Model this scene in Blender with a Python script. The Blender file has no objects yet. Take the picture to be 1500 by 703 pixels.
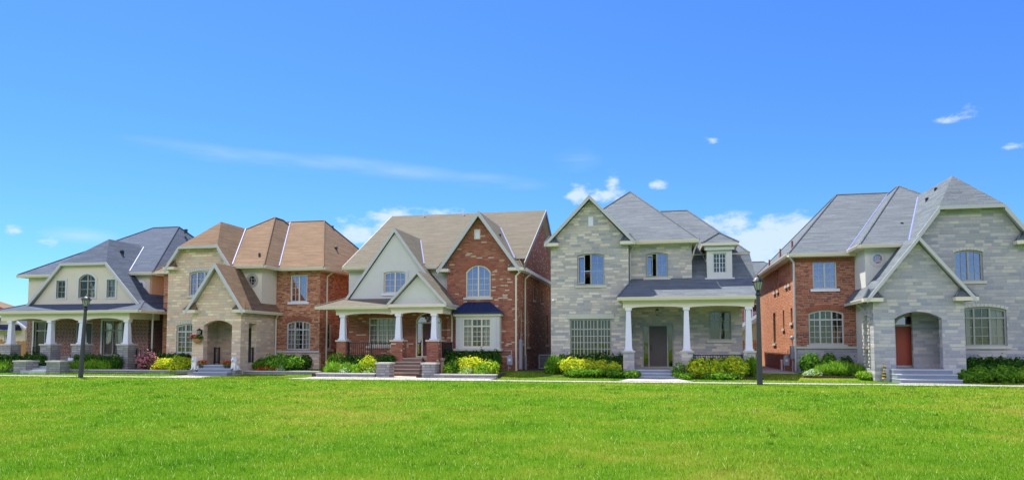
import bpy, bmesh, math, random
import numpy as np
from mathutils import Vector, Matrix, noise
from mathutils.geometry import tessellate_polygon

random.seed(7)
C = bpy.context.scene
COL = C.collection
rad = math.radians

# ------------------------------------------------------------------ camera
FPX, YAW, PITCH, HOR, EYE = 1050.0, rad(11.8), rad(3.3), 505.0, 1.6
cam_d = bpy.data.cameras.new("camera")
cam = bpy.data.objects.new("camera", cam_d)
COL.objects.link(cam)
cam.location = (0, 0, EYE)
cam.rotation_euler = (rad(90) + PITCH, 0, YAW)
cam_d.sensor_width = 36
cam_d.lens = 36 * FPX / 1500
cam_d.shift_y = (HOR - FPX * math.tan(PITCH) - 351.5) / 1500
cam_d.clip_end = 3000
C.camera = cam

# camera axes, only used to turn measurements taken in the photo into metres
AF = (-math.sin(YAW) * math.cos(PITCH), math.cos(YAW) * math.cos(PITCH), math.sin(PITCH))
AR = (math.cos(YAW), math.sin(YAW), 0)
AU = (AR[1]*AF[2]-AR[2]*AF[1], AR[2]*AF[0]-AR[0]*AF[2], AR[0]*AF[1]-AR[1]*AF[0])
CYP = HOR - FPX * math.tan(PITCH)
def ray(px, py):
    a, b = (px - 750) / FPX, (CYP - py) / FPX
    return Vector([AF[i] + a*AR[i] + b*AU[i] for i in range(3)])
def at(px, Y, py=530):
    r = ray(px, py)
    return r.x * Y / r.y
def hz(px, py, Y):
    r = ray(px, py)
    return EYE + r.z * Y / r.y

# ------------------------------------------------------------------ world
SUN = Vector((-1.0, 0.95, 2.65)).normalized()
SUN_EL = math.asin(SUN.z)
SUN_ROT = math.atan2(SUN.x, SUN.y)
world = bpy.data.worlds.new("World")
C.world = world
world.use_nodes = True
nt = world.node_tree
nt.nodes.clear()
def N(t, kind, **kw):
    n = t.nodes.new(kind)
    for k, v in kw.items(): setattr(n, k, v)
    return n
def L(t, a, b): t.links.new(a, b)
def math_node(t, op, a, b=None, c=None, clamp=False):
    n = N(t, 'ShaderNodeMath', operation=op); n.use_clamp = clamp
    for i, v in enumerate((a, b, c)):
        if v is None: continue
        if isinstance(v, (int, float)): n.inputs[i].default_value = v
        else: L(t, v, n.inputs[i])
    return n.outputs[0]
SKY_STRENGTH = 0.15
def build_world():
    out = N(nt, 'ShaderNodeOutputWorld'); bg = N(nt, 'ShaderNodeBackground')
    sky = N(nt, 'ShaderNodeTexSky', sky_type='NISHITA')
    sky.sun_disc = False
    sky.sun_elevation = SUN_EL
    sky.sun_rotation = SUN_ROT
    sky.altitude = 200; sky.air_density = 1.0; sky.dust_density = 0.25; sky.ozone_density = 2.5
    tc = N(nt, 'ShaderNodeTexCoord')
    d = tc.outputs['Generated']
    clouds = [  # centre px, centre py, half width, half height, strength
        (845, 282, 25, 22, 1.3), (897, 272, 17, 26, 1.2), (890, 288, 34, 18, 1.2), (1043, 205, 15, 7, .72), (965, 271, 17, 11, .72),
        (1125, 358, 120, 52, 1.5), (1068, 335, 60, 30, 1.2), (1175, 338, 60, 42, 1.3), (1150, 400, 110, 60, 1.5),
        (520, 340, 55, 28, 1.05), (590, 323, 65, 24, 1.15), (655, 316, 45, 16, .9),
        (1403, 172, 36, 9, .64), (1425, 160, 16, 12, .6), (1480, 216, 34, 8, .62), (20, 338, 22, 11, .72), (62, 353, 24, 14, .66),
        (330, 228, 150, 16, .42), (560, 247, 170, 15, .46), (440, 238, 150, 13, .44), (720, 266, 90, 14, .44), (120, 345, 60, 14, .5), (845, 235, 40, 20, .45)]
    best = None; wisp = None
    for (px, py, hw, hh, s) in clouds:
        c = ray(px, py); k = c.length; c = c.normalized()
        up = (Vector((0, 0, 1)) - c * c.z).normalized(); ri = c.cross(up).normalized()
        if 300 < px < 760 and py < 300:   # the long thin streak slopes down to the right
            rot = Matrix.Rotation(rad(4), 3, c); up = rot @ up; ri = rot @ ri
        sx, sy = hw / FPX / k, hh / FPX / k
        a = N(nt, 'ShaderNodeVectorMath', operation='DOT_PRODUCT'); L(nt, d, a.inputs[0]); a.inputs[1].default_value = ri / sx
        b = N(nt, 'ShaderNodeVectorMath', operation='DOT_PRODUCT'); L(nt, d, b.inputs[0]); b.inputs[1].default_value = up / sy
        e = N(nt, 'ShaderNodeVectorMath', operation='DOT_PRODUCT'); L(nt, d, e.inputs[0]); e.inputs[1].default_value = c
        cx = N(nt, 'ShaderNodeCombineXYZ'); L(nt, a.outputs['Value'], cx.inputs[0]); L(nt, b.outputs['Value'], cx.inputs[1])
        ln = N(nt, 'ShaderNodeVectorMath', operation='LENGTH'); L(nt, cx.outputs[0], ln.inputs[0])
        m = math_node(nt, 'SUBTRACT', 1.0, ln.outputs['Value'], clamp=True)
        m = math_node(nt, 'MULTIPLY', m, s)
        m = math_node(nt, 'MULTIPLY', m, math_node(nt, 'GREATER_THAN', e.outputs['Value'], 0.0))
        if s < .55: wisp = m if wisp is None else math_node(nt, 'MAXIMUM', wisp, m)
        else: best = m if best is None else math_node(nt, 'MAXIMUM', best, m)
    mp = N(nt, 'ShaderNodeMapping'); mp.inputs['Scale'].default_value = (1, 1, 2.0); L(nt, d, mp.inputs[0])
    nz = N(nt, 'ShaderNodeTexNoise'); nz.inputs['Scale'].default_value = 27; nz.inputs['Detail'].default_value = 12
    nz.inputs['Roughness'].default_value = .64; L(nt, mp.outputs[0], nz.inputs['Vector'])
    nn = math_node(nt, 'MULTIPLY', math_node(nt, 'SUBTRACT', nz.outputs['Fac'], .54), 3.6)
    gate = math_node(nt, 'MULTIPLY', best, 6.0, clamp=True)
    dens = math_node(nt, 'ADD', best, math_node(nt, 'MULTIPLY', nn, gate))
    mr = N(nt, 'ShaderNodeMapRange', interpolation_type='SMOOTHSTEP'); L(nt, dens, mr.inputs[0])
    mr.inputs[1].default_value = .02; mr.inputs[2].default_value = 1.0
    mr.inputs[3].default_value = 0; mr.inputs[4].default_value = .86
    mp2 = N(nt, 'ShaderNodeMapping'); mp2.inputs['Scale'].default_value = (1, 1, 6.0); L(nt, d, mp2.inputs[0])
    n3 = N(nt, 'ShaderNodeTexNoise'); n3.inputs['Scale'].default_value = 7; n3.inputs['Detail'].default_value = 7; n3.inputs['Roughness'].default_value = .5; L(nt, mp2.outputs[0], n3.inputs['Vector'])
    w3 = N(nt, 'ShaderNodeMapRange', interpolation_type='SMOOTHSTEP'); L(nt, n3.outputs['Fac'], w3.inputs[0]); w3.inputs[1].default_value = .30; w3.inputs[2].default_value = .72
    haze_ = math_node(nt, 'MULTIPLY', math_node(nt, 'MULTIPLY', wisp, w3.outputs[0]), .85)
    veil = math_node(nt, 'ADD', mr.outputs[0], haze_, clamp=True)
    tint = N(nt, 'ShaderNodeMix', data_type='RGBA', blend_type='MULTIPLY'); tint.inputs[0].default_value = 1
    sz = N(nt, 'ShaderNodeSeparateXYZ'); L(nt, d, sz.inputs[0])
    cr = N(nt, 'ShaderNodeValToRGB'); L(nt, sz.outputs[2], cr.inputs[0]); e = cr.color_ramp.elements
    while len(e) < 4: e.new(.5)
    for el, (p, c) in zip(e, SKY_TINT): el.position = p; el.color = (*c, 1)
    L(nt, cr.outputs[0], tint.inputs[7])
    L(nt, sky.outputs[0], tint.inputs[6])
    mix = N(nt, 'ShaderNodeMix', data_type='RGBA'); L(nt, veil, mix.inputs[0])
    L(nt, tint.outputs[2], mix.inputs[6]); mix.inputs[7].default_value = CLOUD
    # added bright band in the unseen sky behind the camera, to fill the shaded fronts
    a = N(nt, 'ShaderNodeMapRange', interpolation_type='SMOOTHSTEP'); L(nt, sz.outputs[2], a.inputs[0]); a.inputs[1].default_value = .25; a.inputs[2].default_value = .36
    a2 = N(nt, 'ShaderNodeMapRange', interpolation_type='SMOOTHSTEP'); L(nt, sz.outputs[2], a2.inputs[0]); a2.inputs[1].default_value = .66; a2.inputs[2].default_value = .46
    b = N(nt, 'ShaderNodeMapRange', interpolation_type='SMOOTHSTEP'); L(nt, sz.outputs[1], b.inputs[0]); b.inputs[1].default_value = .05; b.inputs[2].default_value = -.2
    n2 = N(nt, 'ShaderNodeTexNoise'); n2.inputs['Scale'].default_value = 3.2; n2.inputs['Detail'].default_value = 6; L(nt, d, n2.inputs['Vector'])
    c = N(nt, 'ShaderNodeMapRange'); L(nt, n2.outputs['Fac'], c.inputs[0]); c.inputs[1].default_value = .25; c.inputs[2].default_value = .5
    k = math_node(nt, 'MULTIPLY', math_node(nt, 'MULTIPLY', math_node(nt, 'MULTIPLY', a.outputs[0], a2.outputs[0]), b.outputs[0]), c.outputs[0])
    mix2 = N(nt, 'ShaderNodeMix', data_type='RGBA'); L(nt, k, mix2.inputs[0]); L(nt, mix.outputs[2], mix2.inputs[6]); mix2.inputs[7].default_value = REAR_FILL
    L(nt, mix2.outputs[2], bg.inputs[0]); bg.inputs[1].default_value = SKY_STRENGTH
    L(nt, bg.outputs[0], out.inputs[0])
SKY_TINT = [(.0, (.27, .43, .50)), (.10, (.22, .415, .575)), (.26, (.215, .41, .67)), (.45, (.22, .415, .84))]
CLOUD = (2.7, 3.2, 3.8, 1)
REAR_FILL = (13.2, 11.9, 13.6, 1)  # radiance of the added fill band, out of view
build_world()

sun_d = bpy.data.lights.new("sun", 'SUN')
sun_d.energy = 5.0; sun_d.angle = rad(0.53); sun_d.color = (1.0, .95, .86)
sun_o = bpy.data.objects.new("sun", sun_d); COL.objects.link(sun_o)
sun_o.rotation_euler = SUN.to_track_quat('Z', 'Y').to_euler()
C.view_settings.view_transform = 'Standard'; C.view_settings.look = 'None'
C.view_settings.exposure = 0.9; C.view_settings.gamma = 1
C.view_settings.use_curve_mapping = False

# ------------------------------------------------------------------ materials
def newmat(name):
    m = bpy.data.materials.new(name); m.use_nodes = True
    t = m.node_tree; b = t.nodes['Principled BSDF']
    return m, t, b
def noise_tex(t, vec, scale, detail=4, rough=.55):
    n = N(t, 'ShaderNodeTexNoise'); n.inputs['Scale'].default_value = scale
    n.inputs['Detail'].default_value = detail; n.inputs['Roughness'].default_value = rough
    if vec is not None: L(t, vec, n.inputs['Vector'])
    return n.outputs['Fac']
def ramp(t, fac, stops, interp='LINEAR'):
    r = N(t, 'ShaderNodeValToRGB'); cr = r.color_ramp; cr.interpolation = interp
    while len(cr.elements) < len(stops): cr.elements.new(.5)
    for e, (p, c) in zip(cr.elements, stops): e.position = p; e.color = (*c, 1)
    L(t, fac, r.inputs[0]); return r.outputs[0]
def mixc(t, fac, a, b, mode='MIX'):
    n = N(t, 'ShaderNodeMix', data_type='RGBA', blend_type=mode)
    if isinstance(fac, (int, float)): n.inputs[0].default_value = fac
    else: L(t, fac, n.inputs[0])
    for i, v in ((6, a), (7, b)):
        if isinstance(v, tuple): n.inputs[i].default_value = (*v[:3], 1)
        else: L(t, v, n.inputs[i])
    return n.outputs[2]
def bump(t, b, h, strength=.4, dist=.02):
    n = N(t, 'ShaderNodeBump'); n.inputs['Strength'].default_value = strength; n.inputs['Distance'].default_value = dist
    L(t, h, n.inputs['Height']); L(t, n.outputs[0], b.inputs['Normal'])

def plain(name, c, rough=.6, var=.12, scale=6, metal=0, bmp=0.0):
    m, t, b = newmat(name)
    g = N(t, 'ShaderNodeNewGeometry').outputs['Position']
    f = noise_tex(t, g, scale, 5)
    f2 = noise_tex(t, g, scale * .12, 3)
    fm = math_node(t, 'MULTIPLY_ADD', f2, .5, math_node(t, 'MULTIPLY', f, .5))
    lo = tuple(x * (1 - var) for x in c); hi = tuple(min(1, x * (1 + var)) for x in c)
    L(t, ramp(t, fm, [(.3, lo), (.7, hi)]), b.inputs['Base Color'])
    b.inputs['Roughness'].default_value = rough; b.inputs['Metallic'].default_value = metal
    if bmp: bump(t, b, f, bmp)
    return m

def blocks(name, w, h, joint, pal, mortar, vary=.5, bstr=.5, rough=.85, dirt=.18, streak=0):
    """coursed units (brick, ashlar, shingle) laid in metres on the mesh's UV map"""
    m, t, b = newmat(name)
    uv = N(t, 'ShaderNodeUVMap').outputs[0]
    sp = N(t, 'ShaderNodeSeparateXYZ'); L(t, uv, sp.inputs[0])
    vh = math_node(t, 'DIVIDE', sp.outputs[1], h)
    row = math_node(t, 'FLOOR', vh); fv = math_node(t, 'FRACT', vh)
    wn = N(t, 'ShaderNodeTexWhiteNoise', noise_dimensions='1D'); L(t, row, wn.inputs['W'])
    r = wn.outputs['Value']
    ww = math_node(t, 'MULTIPLY', math_node(t, 'MULTIPLY_ADD', r, vary, 1 - vary / 2), w)
    uw = math_node(t, 'ADD', math_node(t, 'DIVIDE', sp.outputs[0], ww), math_node(t, 'MULTIPLY', r, 7.3))
    col = math_node(t, 'FLOOR', uw); fu = math_node(t, 'FRACT', uw)
    du = math_node(t, 'MULTIPLY', math_node(t, 'MINIMUM', fu, math_node(t, 'SUBTRACT', 1.0, fu)), ww)
    dv = math_node(t, 'MULTIPLY', math_node(t, 'MINIMUM', fv, math_node(t, 'SUBTRACT', 1.0, fv)), h)
    dd = math_node(t, 'MINIMUM', du, dv)
    cb = N(t, 'ShaderNodeCombineXYZ'); L(t, col, cb.inputs[0]); L(t, row, cb.inputs[1])
    w2 = N(t, 'ShaderNodeTexWhiteNoise', noise_dimensions='2D'); L(t, cb.outputs[0], w2.inputs['Vector'])
    n = len(pal); stops = [(i / n, c) for i, c in enumerate(pal)]
    base = ramp(t, w2.outputs['Value'], stops, 'CONSTANT')
    # soft wear inside the units and over the wall
    g = N(t, 'ShaderNodeNewGeometry').outputs['Position']
    f = noise_tex(t, g, 9, 6, .65); f2 = noise_tex(t, g, .45, 4)
    s = math_node(t, 'MULTIPLY_ADD', math_node(t, 'ADD', f, f2), dirt * 2, 1 - dirt * 2)
    cs = N(t, 'ShaderNodeCombineXYZ'); [L(t, s, cs.inputs[i]) for i in range(3)]
    base = mixc(t, 1.0, base, cs.outputs[0], 'MULTIPLY')
    if streak:
        mp = N(t, 'ShaderNodeMapping'); mp.inputs['Scale'].default_value = (.7, 5, 1); L(t, uv, mp.inputs[0])
        f3 = noise_tex(t, mp.outputs[0], 1.0, 5, .7)
        k = ramp(t, f3, [(.3, (1 - streak,) * 3), (.7, (1 + streak,) * 3)])
        base = mixc(t, 1.0, base, k, 'MULTIPLY')
    mk = N(t, 'ShaderNodeMapRange'); L(t, dd, mk.inputs[0])
    mk.inputs[1].default_value = joint * .35; mk.inputs[2].default_value = joint * .75
    L(t, mixc(t, mk.outputs[0], mortar, base), b.inputs['Base Color'])
    hgt = math_node(t, 'ADD', mk.outputs[0], math_node(t, 'MULTIPLY', f, .5))
    hgt = math_node(t, 'ADD', hgt, math_node(t, 'MULTIPLY', w2.outputs['Value'], .5))
    bump(t, b, hgt, bstr, .02)
    b.inputs['Roughness'].default_value = rough; b.inputs['Specular IOR Level'].default_value = .25
    return m

M = {}
M['brick_side'] = blocks('sunny_orange_brick', .27, .085, .02,  # side wall brick, sunlit brightness and warmth put into its colour
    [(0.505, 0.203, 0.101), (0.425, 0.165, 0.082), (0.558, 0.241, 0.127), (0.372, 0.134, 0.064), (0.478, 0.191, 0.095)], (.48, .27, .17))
M['brick_red'] = blocks('red_brick', .27, .085, .02,
    [(0.348, 0.092, 0.048), (0.240, 0.056, 0.035), (0.420, 0.136, 0.074), (0.168, 0.047, 0.038), (0.348, 0.099, 0.055), (0.456, 0.170, 0.101), (0.276, 0.066, 0.038), (0.312, 0.118, 0.065)], (.33, .25, .19))
M['brick_mix'] = blocks('tumbled_red_brick', .27, .085, .02,
    [(0.341, 0.109, 0.059), (0.259, 0.076, 0.047), (0.388, 0.140, 0.076), (0.318, 0.096, 0.053), (0.294, 0.089, 0.053), (0.353, 0.127, 0.071), (0.224, 0.070, 0.047), (0.365, 0.114, 0.059), (0.282, 0.096, 0.053), (0.341, 0.102, 0.059), (0.400, 0.166, 0.094), (0.306, 0.089, 0.059), (0.542, 0.420, 0.294)], (.27, .17, .125), bstr=.7)
M['brick_dark'] = blocks('dark_red_brick', .27, .085, .022,
    [(.22, .055, .035), (.17, .045, .03), (.25, .07, .04), (.14, .04, .03), (.20, .05, .035)], (.42, .36, .30))
M['brick_orange'] = blocks('orange_brick', .27, .085, .02,
    [(0.426, 0.157, 0.064), (0.316, 0.109, 0.043), (0.514, 0.223, 0.106), (0.230, 0.064, 0.030), (0.382, 0.133, 0.064), (0.558, 0.270, 0.150)], (.40, .28, .2))
M['stone_grey'] = blocks('pale_grey_ashlar', .48, .14, .018,
    [(0.480, 0.440, 0.388), (0.391, 0.375, 0.367), (0.579, 0.524, 0.437), (0.326, 0.334, 0.346), (0.513, 0.460, 0.388), (0.425, 0.398, 0.367), (0.636, 0.569, 0.478), (0.403, 0.371, 0.337)], (.46, .44, .40), vary=.9, bstr=.7)
M['stone_blue'] = blocks('blue_grey_ashlar', .52, .15, .018,
    [(0.380, 0.362, 0.371), (0.323, 0.325, 0.353), (0.435, 0.417, 0.409), (0.277, 0.288, 0.328), (0.397, 0.381, 0.380), (0.342, 0.344, 0.365), (0.474, 0.447, 0.409), (0.313, 0.316, 0.328)], (.43, .42, .42), vary=.9, bstr=.7)
M['stone_beige'] = blocks('beige_ashlar', .42, .15, .026,
    [(0.637, 0.488, 0.339), (0.566, 0.435, 0.309), (0.718, 0.554, 0.381), (0.475, 0.390, 0.318), (0.660, 0.488, 0.339), (0.590, 0.467, 0.349), (0.776, 0.608, 0.431), (0.660, 0.435, 0.309)], (.54, .46, .36), vary=.9, bstr=.7)
M['stone_low'] = blocks('grey_block_stone', .38, .13, .02,
    [(.30, .29, .28), (.25, .25, .25), (.35, .34, .31), (.28, .27, .26)], (.16, .16, .15), vary=.7, bstr=.7)
def shingle(name, cs):
    return blocks(name, .75, .125, .014, cs, tuple(x * .72 for x in cs[0]), vary=.8, bstr=.5, dirt=.10, streak=.22, rough=.95)
M['shingle_slate'] = shingle('slate_blue_shingle', [(.0731, .0963, .1333), (.0645, .0860, .1204), (.0817, .1075, .1462), (.0688, .0903, .1273), (.0585, .0774, .1118)])
M['shingle_tan'] = shingle('tan_shingle', [(.2009, .1312, .0738), (.1845, .1205, .0681), (.2173, .1435, .0820), (.1927, .1246, .0713), (.1722, .1107, .0640)])
M['shingle_taupe'] = shingle('taupe_shingle', [(.1534, .1367, .0976), (.1442, .1283, .0911), (.1628, .1451, .1042), (.1488, .1321, .0949)])
M['shingle_grey'] = shingle('grey_shingle', [(0.1273, 0.1491, 0.1601), (0.1161, 0.1376, 0.1499), (0.1385, 0.1605, 0.1710), (0.1236, 0.1437, 0.1558), (0.1048, 0.1239, 0.1365)])
M['stucco'] = plain('pale_stucco', (.56, .55, .51), .9, .05, 30, bmp=.15)
M['stucco_warm'] = plain('cream_stucco', (.62, .55, .44), .9, .05, 30, bmp=.15)
M['stucco_peach'] = plain('peach_stucco', (.58, .38, .24), .9, .05, 30, bmp=.15)  # side wall stucco with warm bounce light put into its colour
M['cream'] = plain('cream_trim_paint', (.64, .58, .45), .55, .05, 3)
M['bay_paint'] = plain('pale_bay_paint', (.54, .54, .51), .5, .06, 3)
M['white'] = plain('white_trim_paint', (.66, .67, .74), .5, .04, 3)
M['trim_grey'] = plain('grey_green_trim', (.47, .47, .46), .5, .06, 3)
M['rake'] = plain('grey_barge_paint', (.46, .46, .44), .5, .06, 3)
M['edge'] = plain('weathered_edge_metal', (.20, .20, .19), .6, .1, 3)
M['trim_dark'] = plain('taupe_window_frame', (.30, .31, .27), .5, .08, 4)
M['sillstone'] = plain('cast_stone', (.50, .48, .42), .8, .08, 8)
M['concrete'] = plain('concrete', (.36, .345, .31), .85, .10, 3, bmp=.1)
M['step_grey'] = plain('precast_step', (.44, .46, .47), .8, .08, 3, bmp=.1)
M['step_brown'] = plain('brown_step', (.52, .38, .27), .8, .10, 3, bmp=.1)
M['step_grey_riser'] = plain('precast_riser', (.20, .24, .29), .85, .1, 3, bmp=.1)  # same stone as the treads, riser shade put into the colour
M['step_brown_riser'] = plain('brown_riser', (.17, .12, .09), .85, .12, 3, bmp=.1)  # darker copy of the brown tread, shade painted in
M['black'] = plain('black_iron', (.012, .012, .014), .4, .1, 6)
M['post'] = plain('dark_bronze_post', (.045, .042, .045), .45, .15, 6)
M['navy'] = plain('dark_blue_metal_roof', (.018, .028, .085), .4, .15, 2, metal=.3)
M['valley'] = plain('valley_flashing', (.20, .23, .42), .6, .05, 4)
M['door_brown'] = plain('brown_door', (.075, .06, .052), .5, .1, 3)
M['door_plum'] = plain('plum_door', (.10, .028, .035), .5, .1, 3)
M['door_orange'] = plain('orange_red_door', (.33, .055, .025), .5, .06, 3)
M['wood'] = plain('cedar_fence', (.40, .20, .07), .8, .25, 4)
M['soil'] = plain('garden_mulch', (.06, .04, .028), 1, .4, 14, bmp=.5)
M['pale_marble'] = plain('painted_white_stone', (.74, .72, .68), .7, .12, 20)
M['terracotta'] = plain('dark_planter', (.05, .05, .06), .7, .2, 10)
M['yellow'] = plain('yellow_plastic', (.75, .5, .05), .5, .1, 10)
M['meter'] = plain('grey_meter_enamel', (.28, .30, .33), .5, .1, 10)
M['pvc'] = plain('white_pvc', (.75, .75, .74), .5, .06, 10)
M['curtain'] = plain('linen_curtain', (.62, .60, .54), .95, .1, 12)
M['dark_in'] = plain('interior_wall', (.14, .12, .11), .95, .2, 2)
M['brickedge'] = plain('soldier_brick', (.29, .095, .055), .9, .35, 14, bmp=.3)

def glass(name, tint, refl, gcol=(.8, .86, 1.0)):
    m = bpy.data.materials.new(name); m.use_nodes = True; t = m.node_tree; t.nodes.clear()
    o = N(t, 'ShaderNodeOutputMaterial'); tr = N(t, 'ShaderNodeBsdfTransparent'); tr.inputs[0].default_value = (*tint, 1)
    gl = N(t, 'ShaderNodeBsdfGlossy'); gl.inputs['Roughness'].default_value = .03; gl.inputs[0].default_value = (*gcol, 1)
    fr = N(t, 'ShaderNodeFresnel'); fr.inputs[0].default_value = 1.5
    k = math_node(t, 'MULTIPLY_ADD', fr.outputs[0], 1 - refl, refl, clamp=True)
    nz = N(t, 'ShaderNodeBump'); nz.inputs['Strength'].default_value = .12; nz.inputs['Distance'].default_value = .05
    g = N(t, 'ShaderNodeNewGeometry').outputs['Position']
    L(t, noise_tex(t, g, 1.3, 2), nz.inputs['Height']); L(t, nz.outputs[0], gl.inputs['Normal'])
    mx = N(t, 'ShaderNodeMixShader'); L(t, k, mx.inputs[0]); L(t, tr.outputs[0], mx.inputs[1]); L(t, gl.outputs[0], mx.inputs[2])
    L(t, mx.outputs[0], o.inputs[0]); return m
M['glass'] = glass('window_glass', (.80, .82, .84), .05, (1, .82, .70))
M['glass_sky'] = glass('coated_window_glass', (.62, .64, .72), .36, (1.0, .70, .80))

def leafmat(name, lo, mid, hi, translucent=.42):
    m = bpy.data.materials.new(name); m.use_nodes = True; t = m.node_tree; t.nodes.clear()
    o = N(t, 'ShaderNodeOutputMaterial'); at_ = N(t, 'ShaderNodeAttribute', attribute_name='var')
    g = N(t, 'ShaderNodeNewGeometry').outputs['Position']
    f = noise_tex(t, g, 2.2, 3)
    v = math_node(t, 'ADD', math_node(t, 'MULTIPLY', at_.outputs['Fac'], .6), math_node(t, 'MULTIPLY', f, .4))
    c = ramp(t, v, [(.2, lo), (.5, mid), (.8, hi)])
    d = N(t, 'ShaderNodeBsdfDiffuse'); L(t, c, d.inputs[0])
    tr = N(t, 'ShaderNodeBsdfTranslucent'); L(t, c, tr.inputs[0])
    mx = N(t, 'ShaderNodeMixShader'); mx.inputs[0].default_value = translucent
    L(t, d.outputs[0], mx.inputs[1]); L(t, tr.outputs[0], mx.inputs[2]); L(t, mx.outputs[0], o.inputs[0])
    return m
M['lamp_glass'] = leafmat('frosted_lantern_glass', (.55, .60, .52), (.62, .66, .58), (.7, .72, .64), .55)
M['leaf_dark'] = leafmat('dark_green_leaf', (.02, .07, .014), (.045, .13, .02), (.09, .21, .035))
M['leaf_green'] = leafmat('green_leaf', (.06, .17, .02), (.13, .31, .03), (.22, .44, .06))
M['leaf_lime'] = leafmat('lime_leaf', (.13, .28, .02), (.28, .50, .035), (.45, .64, .07))
M['leaf_yellow'] = leafmat('yellow_leaf', (.42, .48, .02), (.72, .72, .035), (.90, .86, .09))
M['leaf_plum'] = leafmat('purple_leaf', (.07, .03, .03), (.16, .07, .07), (.22, .12, .09))
M['petal_pink'] = leafmat('pink_petal', (.50, .10, .18), (.62, .24, .30), (.75, .45, .5))
M['petal_red'] = leafmat('red_petal', (.45, .02, .015), (.65, .03, .02), (.8, .08, .04))
M['petal_white'] = leafmat('white_petal', (.6, .62, .5), (.75, .76, .7), (.8, .8, .78))
M['bark'] = plain('twig_bark', (.10, .075, .05), .9, .3, 20)

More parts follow.
